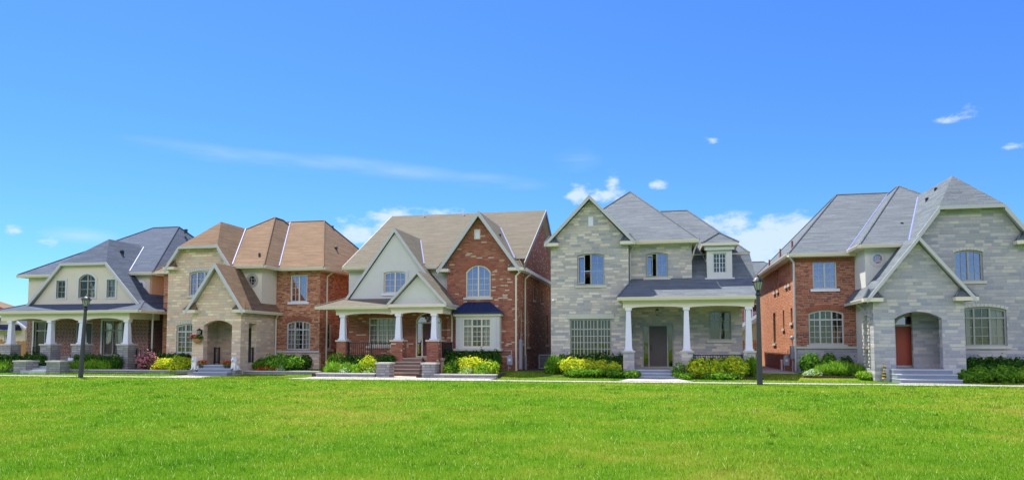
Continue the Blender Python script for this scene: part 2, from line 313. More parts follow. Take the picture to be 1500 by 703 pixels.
# ------------------------------------------------------------------ mesh helpers
WORLD = {}      # object name -> world location of its origin
class MB:
    def __init__(s, mats=None):
        s.v = []; s.f = []; s.m = []; s.mats = mats or []; s.cur = 0
    def use(s, key):
        if key not in s.mats: s.mats.append(key)
        s.cur = s.mats.index(key); return s
    def add(s, vs, fs, ms=None):
        b = len(s.v); s.v += [tuple(v) for v in vs]
        for i, f in enumerate(fs):
            s.f.append([b + j for j in f]); s.m.append(s.cur if ms is None else ms[i])
        return s
    def box(s, x0, x1, y0, y1, z0, z1, T=None):
        vs = [(x, y, z) for z in (z0, z1) for y in (y0, y1) for x in (x0, x1)]
        if T: vs = [T(*v) for v in vs]
        return s.add(vs, [(0, 2, 3, 1), (4, 5, 7, 6), (0, 1, 5, 4), (2, 6, 7, 3), (0, 4, 6, 2), (1, 3, 7, 5)])
    def frustum(s, cx, cy, z0, z1, a0, a1, b0=None, b1=None):
        b0 = a0 if b0 is None else b0; b1 = a1 if b1 is None else b1
        vs = [(cx+i*a, cy+j*b, z) for z, a, b in ((z0, a0, b0), (z1, a1, b1)) for j in (-1, 1) for i in (-1, 1)]
        return s.add(vs, [(0, 2, 3, 1), (4, 5, 7, 6), (0, 1, 5, 4), (2, 6, 7, 3), (0, 4, 6, 2), (1, 3, 7, 5)])
    def cyl(s, p0, p1, r0, r1=None, n=10):
        r1 = r0 if r1 is None else r1; p0 = Vector(p0); p1 = Vector(p1); d = (p1 - p0).normalized()
        a = d.orthogonal().normalized(); b = d.cross(a); vs = []
        for p, r in ((p0, r0), (p1, r1)):
            vs += [p + (a * math.cos(k * 2 * math.pi / n) + b * math.sin(k * 2 * math.pi / n)) * r for k in range(n)]
        fs = [(k, (k+1) % n, n + (k+1) % n, n + k) for k in range(n)] + [tuple(range(n))[::-1], tuple(range(n, 2*n))]
        return s.add(vs, fs)
    def lathe(s, cx, cy, prof, n=12, rot=0):
        vs = []; fs = []
        for (r, z) in prof:
            vs += [(cx + r*math.cos(rot + k*2*math.pi/n), cy + r*math.sin(rot + k*2*math.pi/n), z) for k in range(n)]
        for i in range(len(prof) - 1):
            fs += [(i*n+k, i*n+(k+1) % n, (i+1)*n+(k+1) % n, (i+1)*n+k) for k in range(n)]
        fs += [tuple(range(n))[::-1], tuple(range((len(prof)-1)*n, len(prof)*n))]
        return s.add(vs, fs)
    def ball(s, c, r, n=10, m=7):
        sx, sy, sz = (r, r, r) if isinstance(r, (int, float)) else r
        vs = [(c[0], c[1], c[2]-sz)]; fs = []
        for i in range(1, m):
            a = math.pi * i / m
            vs += [(c[0]+sx*math.sin(a)*math.cos(k*2*math.pi/n), c[1]+sy*math.sin(a)*math.sin(k*2*math.pi/n), c[2]-sz*math.cos(a)) for k in range(n)]
        vs.append((c[0], c[1], c[2]+sz)); e = len(vs) - 1
        for k in range(n):
            fs.append((0, 1+(k+1) % n, 1+k))
            for i in range(m-2): fs.append((1+i*n+k, 1+i*n+(k+1) % n, 1+(i+1)*n+(k+1) % n, 1+(i+1)*n+k))
            fs.append((1+(m-2)*n+k, 1+(m-2)*n+(k+1) % n, e))
        return s.add(vs, fs)
    def prism(s, poly, d0, d1, T=None):
        """poly in (u,z), extruded along depth d"""
        n = len(poly); T = T or (lambda u, d, z: (u, d, z))
        vs = [T(u, d0, z) for u, z in poly] + [T(u, d1, z) for u, z in poly]
        tri = tessellate_polygon([[Vector((u, z, 0)) for u, z in poly]])
        fs = [tuple(t) for t in tri] + [tuple(n + i for i in t)[::-1] for t in tri]
        fs += [(i, (i+1) % n, n + (i+1) % n, n + i) for i in range(n)]
        return s.add(vs, fs)
    def ring(s, outer, inner, d0, d1, T=None):
        T = T or (lambda u, d, z: (u, d, z)); n = len(outer)
        vs = [T(u, d, z) for d in (d0, d1) for P in (outer, inner) for u, z in P]; fs = []
        for i in range(n):
            j = (i+1) % n
            fs += [(i, j, n+j, n+i), (2*n+i, 3*n+i, 3*n+j, 2*n+j), (i, 2*n+i, 2*n+j, j), (n+i, n+j, 3*n+j, 3*n+i)]
        return s.add(vs, fs)
    def panel(s, T, outline, holes, t=.2):
        loops = [outline] + holes; flat = [p for lp in loops for p in lp]
        tri = tessellate_polygon([[Vector((u, z, 0)) for u, z in lp] for lp in loops])
        n = len(flat); vs = [T(u, 0, z) for u, z in flat] + [T(u, t, z) for u, z in flat]
        fs = [tuple(x) for x in tri] + [tuple(n + i for i in x)[::-1] for x in tri]; b = 0
        for lp in loops:
            k = len(lp); fs += [(b+i, b+(i+1) % k, n+b+(i+1) % k, n+b+i) for i in range(k)]; b += k
        return s.add(vs, fs)
    def hull(s, pts, top, side):
        bm = bmesh.new(); vv = [bm.verts.new(p) for p in pts]
        r = bmesh.ops.convex_hull(bm, input=vv)
        bmesh.ops.delete(bm, geom=[g for g in r['geom_interior'] if isinstance(g, bmesh.types.BMVert)], context='VERTS')
        bmesh.ops.recalc_face_normals(bm, faces=bm.faces)
        bmesh.ops.dissolve_limit(bm, angle_limit=.02, verts=bm.verts, edges=bm.edges)
        bm.verts.index_update(); s.use(top); a = s.cur; s.use(side); b = s.cur
        s.add([v.co[:] for v in bm.verts], [[v.index for v in f.verts] for f in bm.faces], [a if f.normal.z > .12 else b for f in bm.faces])
        caps = [(e.verts[0].co.copy(), e.verts[1].co.copy()) for e in bm.edges if len(e.link_faces) == 2 and all(f.normal.z > .12 for f in e.link_faces)
                and e.calc_face_angle(0) > .15 and top.startswith('shingle')]
        bm.free(); s.use(top)
        for a_, b_ in caps: s.cyl(a_ + Vector((0, 0, .005)), b_ + Vector((0, 0, .005)), .05, n=6)
        return s
    def slab(s, poly, t=.16, top=None, side=None):
        """roof plane: polygon in 3-D, thickened downward"""
        n = len(poly); vs = list(poly) + [(p[0], p[1], p[2]-t) for p in poly]
        if top: s.use(top); a = s.cur; s.use(side); b = s.cur
        else: a = b = s.cur
        fs = [tuple(range(n)), tuple(range(n, 2*n))[::-1]] + [(i, n+i, n+(i+1) % n, (i+1) % n) for i in range(n)]
        return s.add(vs, fs, [a, b] + [b]*n)
    def build(s, name, parent=None, smooth=False, origin=None, mats=None):
        me = bpy.data.meshes.new(name)
        V = np.array(s.v, dtype=float); lo = V.min(0); hi = V.max(0)
        o = Vector(origin) if origin else Vector(((lo[0]+hi[0])/2, (lo[1]+hi[1])/2, lo[2]))
        me.from_pydata([(x-o.x, y-o.y, z-o.z) for x, y, z in s.v], [], s.f)
        for k in s.mats: me.materials.append(M[k])
        me.polygons.foreach_set('material_index', s.m)
        bm = bmesh.new(); bm.from_mesh(me); bmesh.ops.recalc_face_normals(bm, faces=bm.faces)
        uvl = bm.loops.layers.uv.new('UVMap')
        for f in bm.faces:
            nn = f.normal
            if nn.length < .5: continue
            tdir = Vector((0, 0, 1)).cross(nn)
            if tdir.length < .08: tx, vy = Vector((1, 0, 0)), Vector((0, 1, 0))
            else: tx = tdir.normalized(); vy = nn.cross(tx).normalized()
            for l in f.loops:
                p = l.vert.co + o; l[uvl].uv = (p.dot(tx), p.dot(vy))
        bm.to_mesh(me); bm.free()
        if smooth: me.polygons.foreach_set('use_smooth', [True]*len(me.polygons))
        ob = bpy.data.objects.new(name, me); COL.objects.link(ob)
        if parent is not None:
            ob.parent = parent; ob.location = o - WORLD[parent.name]
        else: ob.location = o
        WORLD[ob.name] = o; return ob

def tag(o, label=None, cat=None, group=None, kind=None):
    if label: o['label'] = label
    if cat: o['category'] = cat
    if group: o['group'] = group
    if kind: o['kind'] = kind
    return o
def thing(name, loc, label, cat, group=None):
    o = bpy.data.objects.new(name, None); COL.objects.link(o); o.location = loc
    o.empty_display_size = .3; WORLD[o.name] = Vector(loc)
    return tag(o, label, cat, group)
def copy_tree(o, parent=None):
    c = o.copy(); COL.objects.link(c)
    if parent: c.parent = parent
    for ch in [x for x in bpy.data.objects if x.parent == o]: copy_tree(ch, c)
    return c

# frames of reference for wall planes: (u, depth inward, z) -> world
def front(Y): return lambda u, d, z: (u, Y + d, z)
def face_right(X): return lambda u, d, z: (X - d, u, z)     # wall that looks to +x, u = y
def face_left(X): return lambda u, d, z: (X + d, u, z)      # wall that looks to -x, u = y

def arch_poly(x0, x1, z0, z1, rise=0, n=10, inset=0):
    x0 += inset; x1 -= inset; z0 += inset; z1 -= inset
    if rise <= 0: return [(x0, z0), (x1, z0), (x1, z1), (x0, z1)]
    xc = (x0+x1)/2; h = (x1-x0)/2; zs = z1 - rise; R = (h*h + rise*rise) / (2*rise); cz = z1 - R
    a0 = math.asin(min(1, h / R)); out = [(x0, z0), (x1, z0)]
    for i in range(n+1):
        a = a0 - 2*a0*i/n; out.append((xc + R*math.sin(a), cz + R*math.cos(a)))
    return out
def arch_z(x, x0, x1, z1, rise):
    if rise <= 0: return z1
    xc = (x0+x1)/2; h = (x1-x0)/2; R = (h*h + rise*rise)/(2*rise); return z1 - R + math.sqrt(max(0, R*R - (x-xc)**2))

def window(par, T, x0, x1, z0, z1, rise=0, cols=2, transom=None, grid=(2, 4), frame='trim_dark', pane='glass',
           sill='sillstone', fw=.07, curtain=False, trim=None, grid_mat=None, d=.07, label=None, skip_grid=(), open_first=False):
    """frame + mullions + muntins, with glass, sill and curtain as pieces of the window"""
    mb = MB().use(frame)
    mb.ring(arch_poly(x0, x1, z0, z1, rise), arch_poly(x0, x1, z0, z1, rise, inset=fw), d, d+.09, T)
    wx = (x1 - x0) / cols
    for i in range(1, cols):
        x = x0 + i*wx; mb.box(x-fw/2, x+fw/2, d+.004, d+.085, z0+fw-.01, arch_z(x, x0, x1, z1, rise)-fw+.02, T)
    if transom: mb.box(x0+fw-.01, x1-fw+.01, d-.004, d+.08, transom-fw/2, transom+fw/2, T)
    mb.use(grid_mat or frame); gw = .0125 if pane == 'glass' else .008; top = transom - fw/2 if transom else z1 - rise - fw*.5
    for i in range(cols):
        if i in skip_grid: continue
        a = x0 + i*wx + (fw if i == 0 else fw/2); b = x0 + (i+1)*wx - (fw if i == cols-1 else fw/2)
        nx, nz_ = grid
        for k in range(1, nx):
            x = a + (b-a)*k/nx; mb.box(x-gw, x+gw, d+.03, d+.055, z0+fw-.01, arch_z(x, x0, x1, z1, rise)-fw+.01, T)
        for k in range(1, nz_):
            z = z0 + fw + (top - z0 - fw)*k/nz_; mb.box(a-.01, b+.01, d+.034, d+.05, z-gw, z+gw, T)
    w = mb.build('window', par)
    if label: w['label'] = label
    g = MB().use(pane); g.prism(arch_poly(x0, x1, z0, z1, rise, inset=fw*.6) if not open_first else [(x0+wx, z0+fw*.6), (x1-fw*.6, z0+fw*.6), (x1-fw*.6, z1-rise-fw*.6), (x0+wx, z1-rise*.3-fw*.6)], d+.058, d+.066, T)
    g.build('pane', w)
    if open_first:
        g = MB().use(pane); g.prism([(x0+fw*.6, z0+fw*.6), (x0+wx*.52, z0+fw*.6), (x0+wx*.52, z1-rise-fw*.6), (x0+fw*.6, z1-rise-fw*.6)], d+.058, d+.066, T); g.build('pane', w)
    if sill:
        sb = MB().use(sill); sb.box(x0-.12, x1+.12, -.07, .16, z0-.13, z0-.002, T); sb.build('sill', w)
    if trim:
        tb = MB().use(trim); o = .11
        tb.ring(arch_poly(x0-o, x1+o, z0-o*.6, z1+o, rise*1.15), arch_poly(x0, x1, z0, z1, rise), -.035, .03, T); tb.build('surround', w)
    if curtain:
        cb = MB().use('curtain')
        spans = [(x0+.05, x0+.05+(x1-x0)*.26), (x1-.05-(x1-x0)*.26, x1-.05)] if curtain != 'full' else [(x0+.04, x1-.04)]
        for a, b in spans:
            n = max(6, int((b-a)/.045)); vs = []; ztop = z1 - rise*.4 - .03
            for dd in (0, .012):
                for i in range(n+1):
                    u = a + (b-a)*i/n; o = d + .16 + .025*math.sin(i*1.9) + dd
                    vs += [T(u, o, z0+.04), T(u, o, ztop)]
            k = 2*(n+1); fs = [(2*i, 2*i+2, 2*i+3, 2*i+1) for i in range(n)] + [(k+2*i, k+2*i+1, k+2*i+3, k+2*i+2) for i in range(n)]
            fs += [(2*i, k+2*i, k+2*i+2, 2*i+2) for i in range(n)] + [(2*i+1, 2*i+3, k+2*i+3, k+2*i+1) for i in range(n)]
            fs += [(0, 1, k+1, k), (2*n, k+2*n, k+2*n+1, 2*n+1)]
            cb.add(vs, fs)
        cb.build('curtain', w)
    if open_first:     # one casement swung open
        ob = MB().use('bay_paint'); a = x0 + fw; c = T(a, -.02, 0)
        def TO(u, dd, z, c=c): return (c[0] + .62*u, c[1] - .78*u + dd, z)
        ob.ring(arch_poly(0, wx-fw*1.5, z0+fw, z1-rise-fw, 0), arch_poly(.045, wx-fw*1.5-.045, z0+fw+.045, z1-rise-fw-.045, 0), 0, .045, TO)
        s_ = ob.build('casement_sash', w)
    return w
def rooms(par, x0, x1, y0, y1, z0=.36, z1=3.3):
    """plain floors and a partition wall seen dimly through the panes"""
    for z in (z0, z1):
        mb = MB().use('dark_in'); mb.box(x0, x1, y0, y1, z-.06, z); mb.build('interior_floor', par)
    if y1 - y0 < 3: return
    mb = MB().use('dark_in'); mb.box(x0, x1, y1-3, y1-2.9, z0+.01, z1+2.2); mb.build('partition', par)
def hole(x0, x1, z0, z1, rise=0): return arch_poly(x0, x1, z0, z1, rise)

def rake(mb, pts, w=.24, t=.05, y0=0):
    """barge board along a polyline of (x, z) at depth y0"""
    for (xa, za), (xb, zb) in zip(pts[:-1], pts[1:]):
        dx, dz = xb-xa, zb-za; ln = math.hypot(dx, dz)
        if abs(dz) < .05: poly = [(xa, za), (xb, zb), (xb, zb-w), (xa, za-w)]
        else:
            v = w * ln / abs(dx); poly = [(xa, za), (xb, zb), (xb, zb-v), (xa, za-v)]
        mb.prism(poly, y0, y0+t)

def gable_roof(mb, xc, hw, ze, zr, yf, yb, jw=0, jd=0, top='shingle_grey', side='cream', hwr=None):
    """two slopes with the ridge along y; jw > 0 clips the front gable (half width jw, depth jd)"""
    hwr = hwr or hw; k = (zr-ze)/hw; zj = zr - k*jw
    def side_poly(sg, h):
        kk = (zr-ze)/h; j = jw
        p = [(xc+sg*h, yf, ze), (xc+sg*j, yf, zr-kk*j)]
        if jw: p.append((xc, yf+jd, zr))
        p += [(xc, yb, zr), (xc+sg*h, yb, ze)]
        return p
    mb.slab(side_poly(-1, hw), .13, top, 'rake'); mb.slab(side_poly(1, hwr)[::-1], .13, top, 'rake')
    if jw: mb.slab([(xc-jw, yf, zj), (xc+jw, yf, zr-(zr-ze)/hwr*jw), (xc, yf+jd, zr)], .16, top, side)
    return zj

def gutter(par, p0, p1, mat='cream'):
    """square gutter along a horizontal eave, p0/p1 = outer line"""
    mb = MB().use(mat); p0, p1 = Vector(p0), Vector(p1); d = (p1-p0).normalized(); n = Vector((-d.y, d.x, 0))
    pr = [(.004, .02), (.004, -.14), (.08, -.14), (.12, -.02), (.12, .02)]
    vs = [p0 + n*a + Vector((0, 0, b)) for a, b in pr] + [p1 + n*a + Vector((0, 0, b)) for a, b in pr]
    k = len(pr); mb.add(vs, [tuple(range(k)), tuple(range(k, 2*k))[::-1]] + [(i, (i+1) % k, k+(i+1) % k, k+i) for i in range(k)])
    return mb.build('gutter', par)
def downspout(par, pts, mat='trim_grey', r=.045):
    mb = MB().use(mat)
    for a, b in zip(pts[:-1], pts[1:]): mb.cyl(a, b, r, n=8); mb.ball(b, r, 8, 5)
    return mb.build('downspout', par)
def column(par, x, y, z0, z1, ped, pw=.27, bw=.165, tw=.11, mat='white', pmat='stone_grey', zped=None):
    """tapered square column on a masonry pedestal"""
    c = MB().use(mat)
    c.box(x-bw-.05, x+bw+.05, y-bw-.05, y+bw+.05, zped, zped+.07)
    c.frustum(x, y, zped+.07, z1-.12, bw, tw); c.box(x-tw-.05, x+tw+.05, y-tw-.05, y+tw+.05, z1-.12, z1)
    co = c.build('column', par)
    p = MB().use(pmat); p.box(x-pw, x+pw, y-pw, y+pw, z0, zped-.08); p.use('sillstone'); p.box(x-pw-.05, x+pw+.05, y-pw-.05, y+pw+.05, zped-.08, zped-.001)
    p.build('pedestal', co); return co
def beam(par, x0, x1, y0, y1, z0, z1, arches=(), mat='cream', rise=.14, name='beam'):
    """porch beam whose underside is cut by shallow arches"""
    lo = [(x0, z0)]
    for a, b in arches:
        for i in range(9):
            u = a + (b-a)*i/8; lo.append((u, z0 + rise*math.sin(math.pi*i/8)**.6))
    lo.append((x1, z0)); poly = lo + [(x1, z1), (x0, z1)]
    mb = MB().use(mat); mb.prism(poly, y0, y1); mb.box(x0-.04, x1+.04, y0-.04, y0-.002, z1-.1, z1)
    return mb.build(name, par)
def railing(par, p0, p1, z0, z1, gap=.11, name='railing'):
    mb = MB().use('black'); p0 = Vector(p0); p1 = Vector(p1); d = p1 - p0; ln = d.length; d.normalize()
    def seg(a, b, za, zb, t):
        n = Vector((-d.y, d.x)) * t; A = p0 + d*a; B = p0 + d*b
        vs = [(q.x + s*n.x, q.y + s*n.y, z) for z in (za, zb) for q, s in ((A, -1), (B, -1), (B, 1), (A, 1))]
        mb.add(vs, [(0, 1, 2, 3), (7, 6, 5, 4), (0, 4, 5, 1), (1, 5, 6, 2), (2, 6, 7, 3), (3, 7, 4, 0)])
    seg(0, ln, z1-.05, z1, .03); seg(0, ln, z0+.08, z0+.12, .02)
    k = int(ln / gap)
    for i in range(k+1):
        a = ln*i/max(k, 1); seg(max(0, a-.013), min(ln, a+.013), z0+.121, z1-.051, .013)
    m = max(1, round(ln/1.6))
    for i in range(m+1):
        a = min(max(ln*i/m, .03), ln-.03); seg(a-.03, a+.03, z0, z1+.03, .033)
    return mb.build(name, par)
def steps(par, x0, x1, ytop, z0, ztop, n, tread=.32, mat='step_grey', nose=.02, widen=0, slab_to=None):
    mb = MB().use(mat); r = (ztop - z0)/n
    for i in range(n):
        y = ytop - (n-1-i)*tread; w = widen*(n-1-i)
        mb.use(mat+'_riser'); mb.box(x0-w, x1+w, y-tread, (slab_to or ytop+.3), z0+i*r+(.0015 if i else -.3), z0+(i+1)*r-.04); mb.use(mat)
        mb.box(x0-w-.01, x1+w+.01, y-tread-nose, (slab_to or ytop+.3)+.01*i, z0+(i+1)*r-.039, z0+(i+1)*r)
    return mb.build('steps', par)
def lantern(par, x, y, z, s=1.0, hang=True):
    mb = MB().use('black')
    mb.cyl((x, y, z+.16*s), (x, y, z+(.34 if hang else .22)*s), .012, n=6)
    mb.lathe(x, y, [(.10*s, z+.10*s), (.11*s, z+.115*s), (.03*s, z+.18*s)], 6)
    mb.lathe(x, y, [(.05*s, z-.14*s), (.065*s, z-.12*s), (.065*s, z-.11*s)], 6)
    for k in range(6):
        a = k*math.pi/3; mb.cyl((x+.06*s*math.cos(a), y+.06*s*math.sin(a), z-.115*s), (x+.095*s*math.cos(a), y+.095*s*math.sin(a), z+.11*s), .008, n=4)
    o = mb.build('porch_lantern', par)
    g = MB().use('lamp_glass'); g.lathe(x, y, [(.055*s, z-.105*s), (.088*s, z+.095*s)], 6); g.build('lantern_glass', o)
    return o
def lintel_arch(par, T, x0, x1, z1, rise, h=.3, name='brick_arch', mat='brickedge', n=17):
    """fan of upright bricks above an opening"""
    mb = MB().use(mat)
    if rise <= 0:
        for i in range(n):
            a = x0 - .1 + (x1-x0+.2)*i/n; b = x0 - .1 + (x1-x0+.2)*(i+1)/n
            mb.box(a+.008, b-.008, -.018, .02, z1+.01, z1+h, T)
    else:
        xc = (x0+x1)/2; hw = (x1-x0)/2; R = (hw*hw+rise*rise)/(2*rise); cz = z1-R; a0 = math.asin(min(1, hw/R))*1.06
        for i in range(n):
            a = -a0 + 2*a0*(i+.06)/n; b = -a0 + 2*a0*(i+.94)/n
            mb.prism([(xc+r*math.sin(t), cz+r*math.cos(t)) for r, t in ((R+.01, a), (R+.01, b), (R+h, b), (R+h, a))], -.018, .02, T)
    return mb.build(name, par)
def octagon(xc, zc, r, rz=None): return [(xc + r*math.cos(rad(22.5+45*k)), zc + (rz or r)*math.sin(rad(22.5+45*k))) for k in range(8)]
def oval(xc, zc, r, rz, n=20): return [(xc + r*math.cos(2*math.pi*k/n), zc + rz*math.sin(2*math.pi*k/n)) for k in range(n)]
def oct_window(par, T, shape, xc, zc, r, rz, frame='trim_grey', pane='glass_sky'):
    mb = MB().use(frame); mb.ring(shape(xc, zc, r+.1, rz+.1), shape(xc, zc, r-.05, rz-.05), -.03, .1, T)
    for k in (-.33, .33):
        mb.box(xc+k*r-.012, xc+k*r+.012, .05, .075, zc-rz*.85, zc+rz*.85, T); mb.box(xc-r*.85, xc+r*.85, .052, .07, zc+k*rz-.012, zc+k*rz+.012, T)
    w = mb.build('window', par); g = MB().use(pane); g.prism(shape(xc, zc, r-.04, rz-.04), .078, .086, T); g.build('pane', w)
def valley(par, p0, p1, n=Vector((0, -1, 1)), w=.07):
    """strip of metal flashing lying in a roof valley"""
    mb = MB().use('valley'); mb.cyl(Vector(p0), Vector(p1), w, n=6); return mb.build('valley_flashing', par)
def plane3(a, b, c):
    a, b, c = Vector(a), Vector(b), Vector(c); n = (b-a).cross(c-a); return n, n.dot(a)
def valley_between(par, A, Bp, z0, z1, r=.045):
    (n1, d1), (n2, d2) = A, Bp; out = []
    for z in (z0, z1):
        m = Matrix(((n1.x, n1.y), (n2.x, n2.y))); v = m.inverted() @ Vector((d1 - n1.z*z, d2 - n2.z*z)); out.append((v.x, v.y, z+.02))
    mb = MB().use('valley'); mb.cyl(out[0], out[1], r, n=6); return mb.build('valley_flashing', par)
def roof_vent(par, x, y, z, s=.16, mat='black'):
    mb = MB().use(mat); s *= .8; mb.frustum(x, y, z-.2, z+.03, s*.8, s*.8); mb.frustum(x, y, z+.03, z+.10, s*1.15, s*.6); return mb.build('roof_vent', par)
def pipe_vent(par, x, y, z, h=.35, mat='white'):
    mb = MB().use(mat); mb.cyl((x, y, z-.2), (x, y, z+h), .05, n=8); return mb.build('vent_pipe', par)
def eave_return(mb, x0, x1, y0, y1, z, top, side):
    """little boxed cornice with its own tiny hipped roof at the foot of a gable"""
    y0 += .013; z -= .007; mb.use(side); mb.box(x0, x1, y0, y1, z-.16, z)
    xm = (x0+x1)/2
    mb.hull([(x0+.02, y0+.02, z+.003), (x1-.02, y0+.02, z+.003), (x1-.02, y1, z+.003), (x0+.02, y1, z+.003), (xm-.12, y1, z+.42), (xm+.12, y1, z+.42)], top, side)

# ------------------------------------------------------------------ ground
def ground_z(x, y):
    t = min(1, max(0, (y - 33.9) / 3.0)); t = t*t*(3-2*t)
    u = .03*noise.noise(Vector((x*.09, y*.09, 3))) + .02*noise.noise(Vector((x*.3, y*.3, 9)))
    if y > 29.7: u *= max(0, (30.7-y))
    return .22*t + u
def grass_colour(t, pos):
    f1 = noise_tex(t, pos, .16, 3, .5); f2 = noise_tex(t, pos, .9, 4, .6); f3 = noise_tex(t, pos, 5, 5, .65)
    v = math_node(t, 'ADD', math_node(t, 'MULTIPLY', f1, .50), math_node(t, 'ADD', math_node(t, 'MULTIPLY', f2, .33), math_node(t, 'MULTIPLY', f3, .19)))
    return ramp(t, v, [(.35, (.05, .18, .009)), (.43, (.095, .25, .011)), (.49, (.145, .295, .016)), (.55, (.215, .32, .025)), (.62, (.34, .34, .05))])
mg, t, b = newmat('lawn_soil'); gp = N(t, 'ShaderNodeNewGeometry').outputs['Position']
L(t, mixc(t, .55, grass_colour(t, gp), (.06, .12, .01)), b.inputs['Base Color']); b.inputs['Roughness'].default_value = 1
b.inputs['Specular IOR Level'].default_value = 0
bump(t, b, noise_tex(t, gp, 30, 6, .8), .8, .05); M['lawn'] = mg
mgb = bpy.data.materials.new('grass_blade'); mgb.use_nodes = True; t = mgb.node_tree; t.nodes.clear()
o = N(t, 'ShaderNodeOutputMaterial'); gp = N(t, 'ShaderNodeNewGeometry').outputs['Position']
va = N(t, 'ShaderNodeAttribute', attribute_name='var').outputs['Fac']
gc = mixc(t, math_node(t, 'MULTIPLY', math_node(t, 'GREATER_THAN', va, .93), .75), grass_colour(t, gp), (.52, .56, .20))
cs = N(t, 'ShaderNodeCombineXYZ'); vv = math_node(t, 'MULTIPLY_ADD', va, .9, .55); [L(t, vv, cs.inputs[i]) for i in range(3)]
gc = mixc(t, 1.0, gc, cs.outputs[0], 'MULTIPLY')
d1 = N(t, 'ShaderNodeBsdfDiffuse'); L(t, gc, d1.inputs[0]); d2 = N(t, 'ShaderNodeBsdfTranslucent'); L(t, gc, d2.inputs[0])
mx = N(t, 'ShaderNodeMixShader'); mx.inputs[0].default_value = .4; L(t, d1.outputs[0], mx.inputs[1]); L(t, d2.outputs[0], mx.inputs[2]); L(t, mx.outputs[0], o.inputs[0])
M['blade'] = mgb

def ground():
    xs = sorted(set([-900, -400, -200, -120, -80] + [x*1.0 for x in range(-64, 41)] + [60, 100, 200, 400, 900]))
    ys = sorted(set([-300, -100, -40, -10] + [y*.8 for y in range(0, 56)] + [60, 90, 150, 300, 900]))
    vs = [(x, y, ground_z(x, y)) for y in ys for x in xs]; n = len(xs)
    fs = [(j*n+i, j*n+i+1, (j+1)*n+i+1, (j+1)*n+i) for j in range(len(ys)-1) for i in range(n-1)]
    mb = MB().use('lawn'); mb.add(vs, fs); o = mb.build('ground', smooth=True); tag(o, kind='structure')
ground()
def flat(name, poly, z0, h, mat):
    mb = MB().use(mat); n = len(poly)
    mb.add([(x, y, z0) for x, y in poly] + [(x, y, z0+h) for x, y in poly],
           [tuple(range(n))[::-1], tuple(range(n, 2*n))] + [(i, (i+1) % n, n+(i+1) % n, n+i) for i in range(n)])
    return tag(mb.build(name), kind='structure')
flat('sidewalk', [(-70, 30.75), (45, 30.75), (45, 31.65), (-70, 31.65)], -.1, .125, 'concrete')

def grass():
    rng = np.random.default_rng(3); V = []; VAR = []
    # (y0, y1, blades per m2, height, width)
    bands = [(6.5, 12, 900, .050, .0075), (12, 18, 420, .052, .011), (18, 25, 220, .055, .016), (25, 30.74, 130, .055, .021)]
    P = []
    for y0, y1, dn, h, w in bands:
        xl, xr = -1.02*y1 - 3, .62*y1 + 3
        n = int((xr-xl)*(y1-y0)*dn); x = rng.uniform(xl, xr, n); y = rng.uniform(y0, y1, n)
        P.append((x, y, np.full(n, h), np.full(n, w)))
    for (xa, xb, ya, yb) in ((-70, -17.0, 31.66, 34.72), (-7.6, 30, 31.66, 36.6), (-20.5, -17.5, 34.7, 38)):
        n = int((xb-xa)*(yb-ya)*130); P.append((rng.uniform(xa, xb, n), rng.uniform(ya, yb, n), np.full(n, .06), np.full(n, .022)))
    for k in range(260):      # tufts and weeds standing out of the sward
        yc = 7 + 24*rng.random()**.8; xc = rng.uniform(-1.0*yc, .62*yc); n = int(rng.integers(18, 60)); sp = rng.uniform(.04, .16)
        P.append((rng.normal(xc, sp, n), rng.normal(yc, sp, n), np.full(n, rng.uniform(.06, .10)), np.full(n, .008 + .0006*yc)))
    n = 22000; P.append((rng.uniform(-45, 24, n), rng.normal(30.74, .05, n), np.full(n, .05), np.full(n, .022)))
    n = 9000; P.append((rng.uniform(-45, 24, n), rng.normal(31.68, .05, n), np.full(n, .07), np.full(n, .022)))
    n = 12000; P.append((rng.uniform(-21.6, -17.2, n), rng.normal(31.2, .35, n), np.full(n, .085), np.full(n, .022)))
    x, y, h, w = [np.concatenate([p[i] for p in P]) for i in range(4)]
    # keep blades off the front paths
    ok = np.ones(len(x), bool)
    for xa, xb, ya, yb in PATHS: ok &= ~((x > xa) & (x < xb) & (y > ya) & (y < yb))
    x, y, h, w = x[ok], y[ok], h[ok], w[ok]; n = len(x)
    h = h * rng.uniform(.45, 1.25, n)
    tall = rng.random(n) > .996; h[tall] *= 1.8
    z = np.array([ground_z(a, b) for a, b in zip(x, y)]) - .004
    a = rng.uniform(0, 2*np.pi, n); l = rng.uniform(0, .9, n) * h; b = rng.uniform(0, 2*np.pi, n)
    co = np.empty((n, 3, 3)); co[:, 0, 0] = x - np.cos(a)*w/2; co[:, 0, 1] = y - np.sin(a)*w/2; co[:, 0, 2] = z
    co[:, 1, 0] = x + np.cos(a)*w/2; co[:, 1, 1] = y + np.sin(a)*w/2; co[:, 1, 2] = z
    co[:, 2, 0] = x + np.cos(b)*l; co[:, 2, 1] = y + np.sin(b)*l; co[:, 2, 2] = z + h
    me = bpy.data.meshes.new('grass'); me.vertices.add(3*n); me.loops.add(3*n); me.polygons.add(n)
    me.vertices.foreach_set('co', co.ravel()); me.loops.foreach_set('vertex_index', np.arange(3*n, dtype=np.int32))
    me.polygons.foreach_set('loop_start', np.arange(0, 3*n, 3, dtype=np.int32)); me.polygons.foreach_set('loop_total', np.full(n, 3, dtype=np.int32))
    me.update(); at_ = me.attributes.new('var', 'FLOAT', 'POINT'); at_.data.foreach_set('value', np.repeat(rng.random(n), 3).astype(np.float32))
    me.materials.append(M['blade']); o = bpy.data.objects.new('grass', me); COL.objects.link(o)
    tag(o, 'bright green mown grass covering the wide lawn', 'grass', kind='stuff')

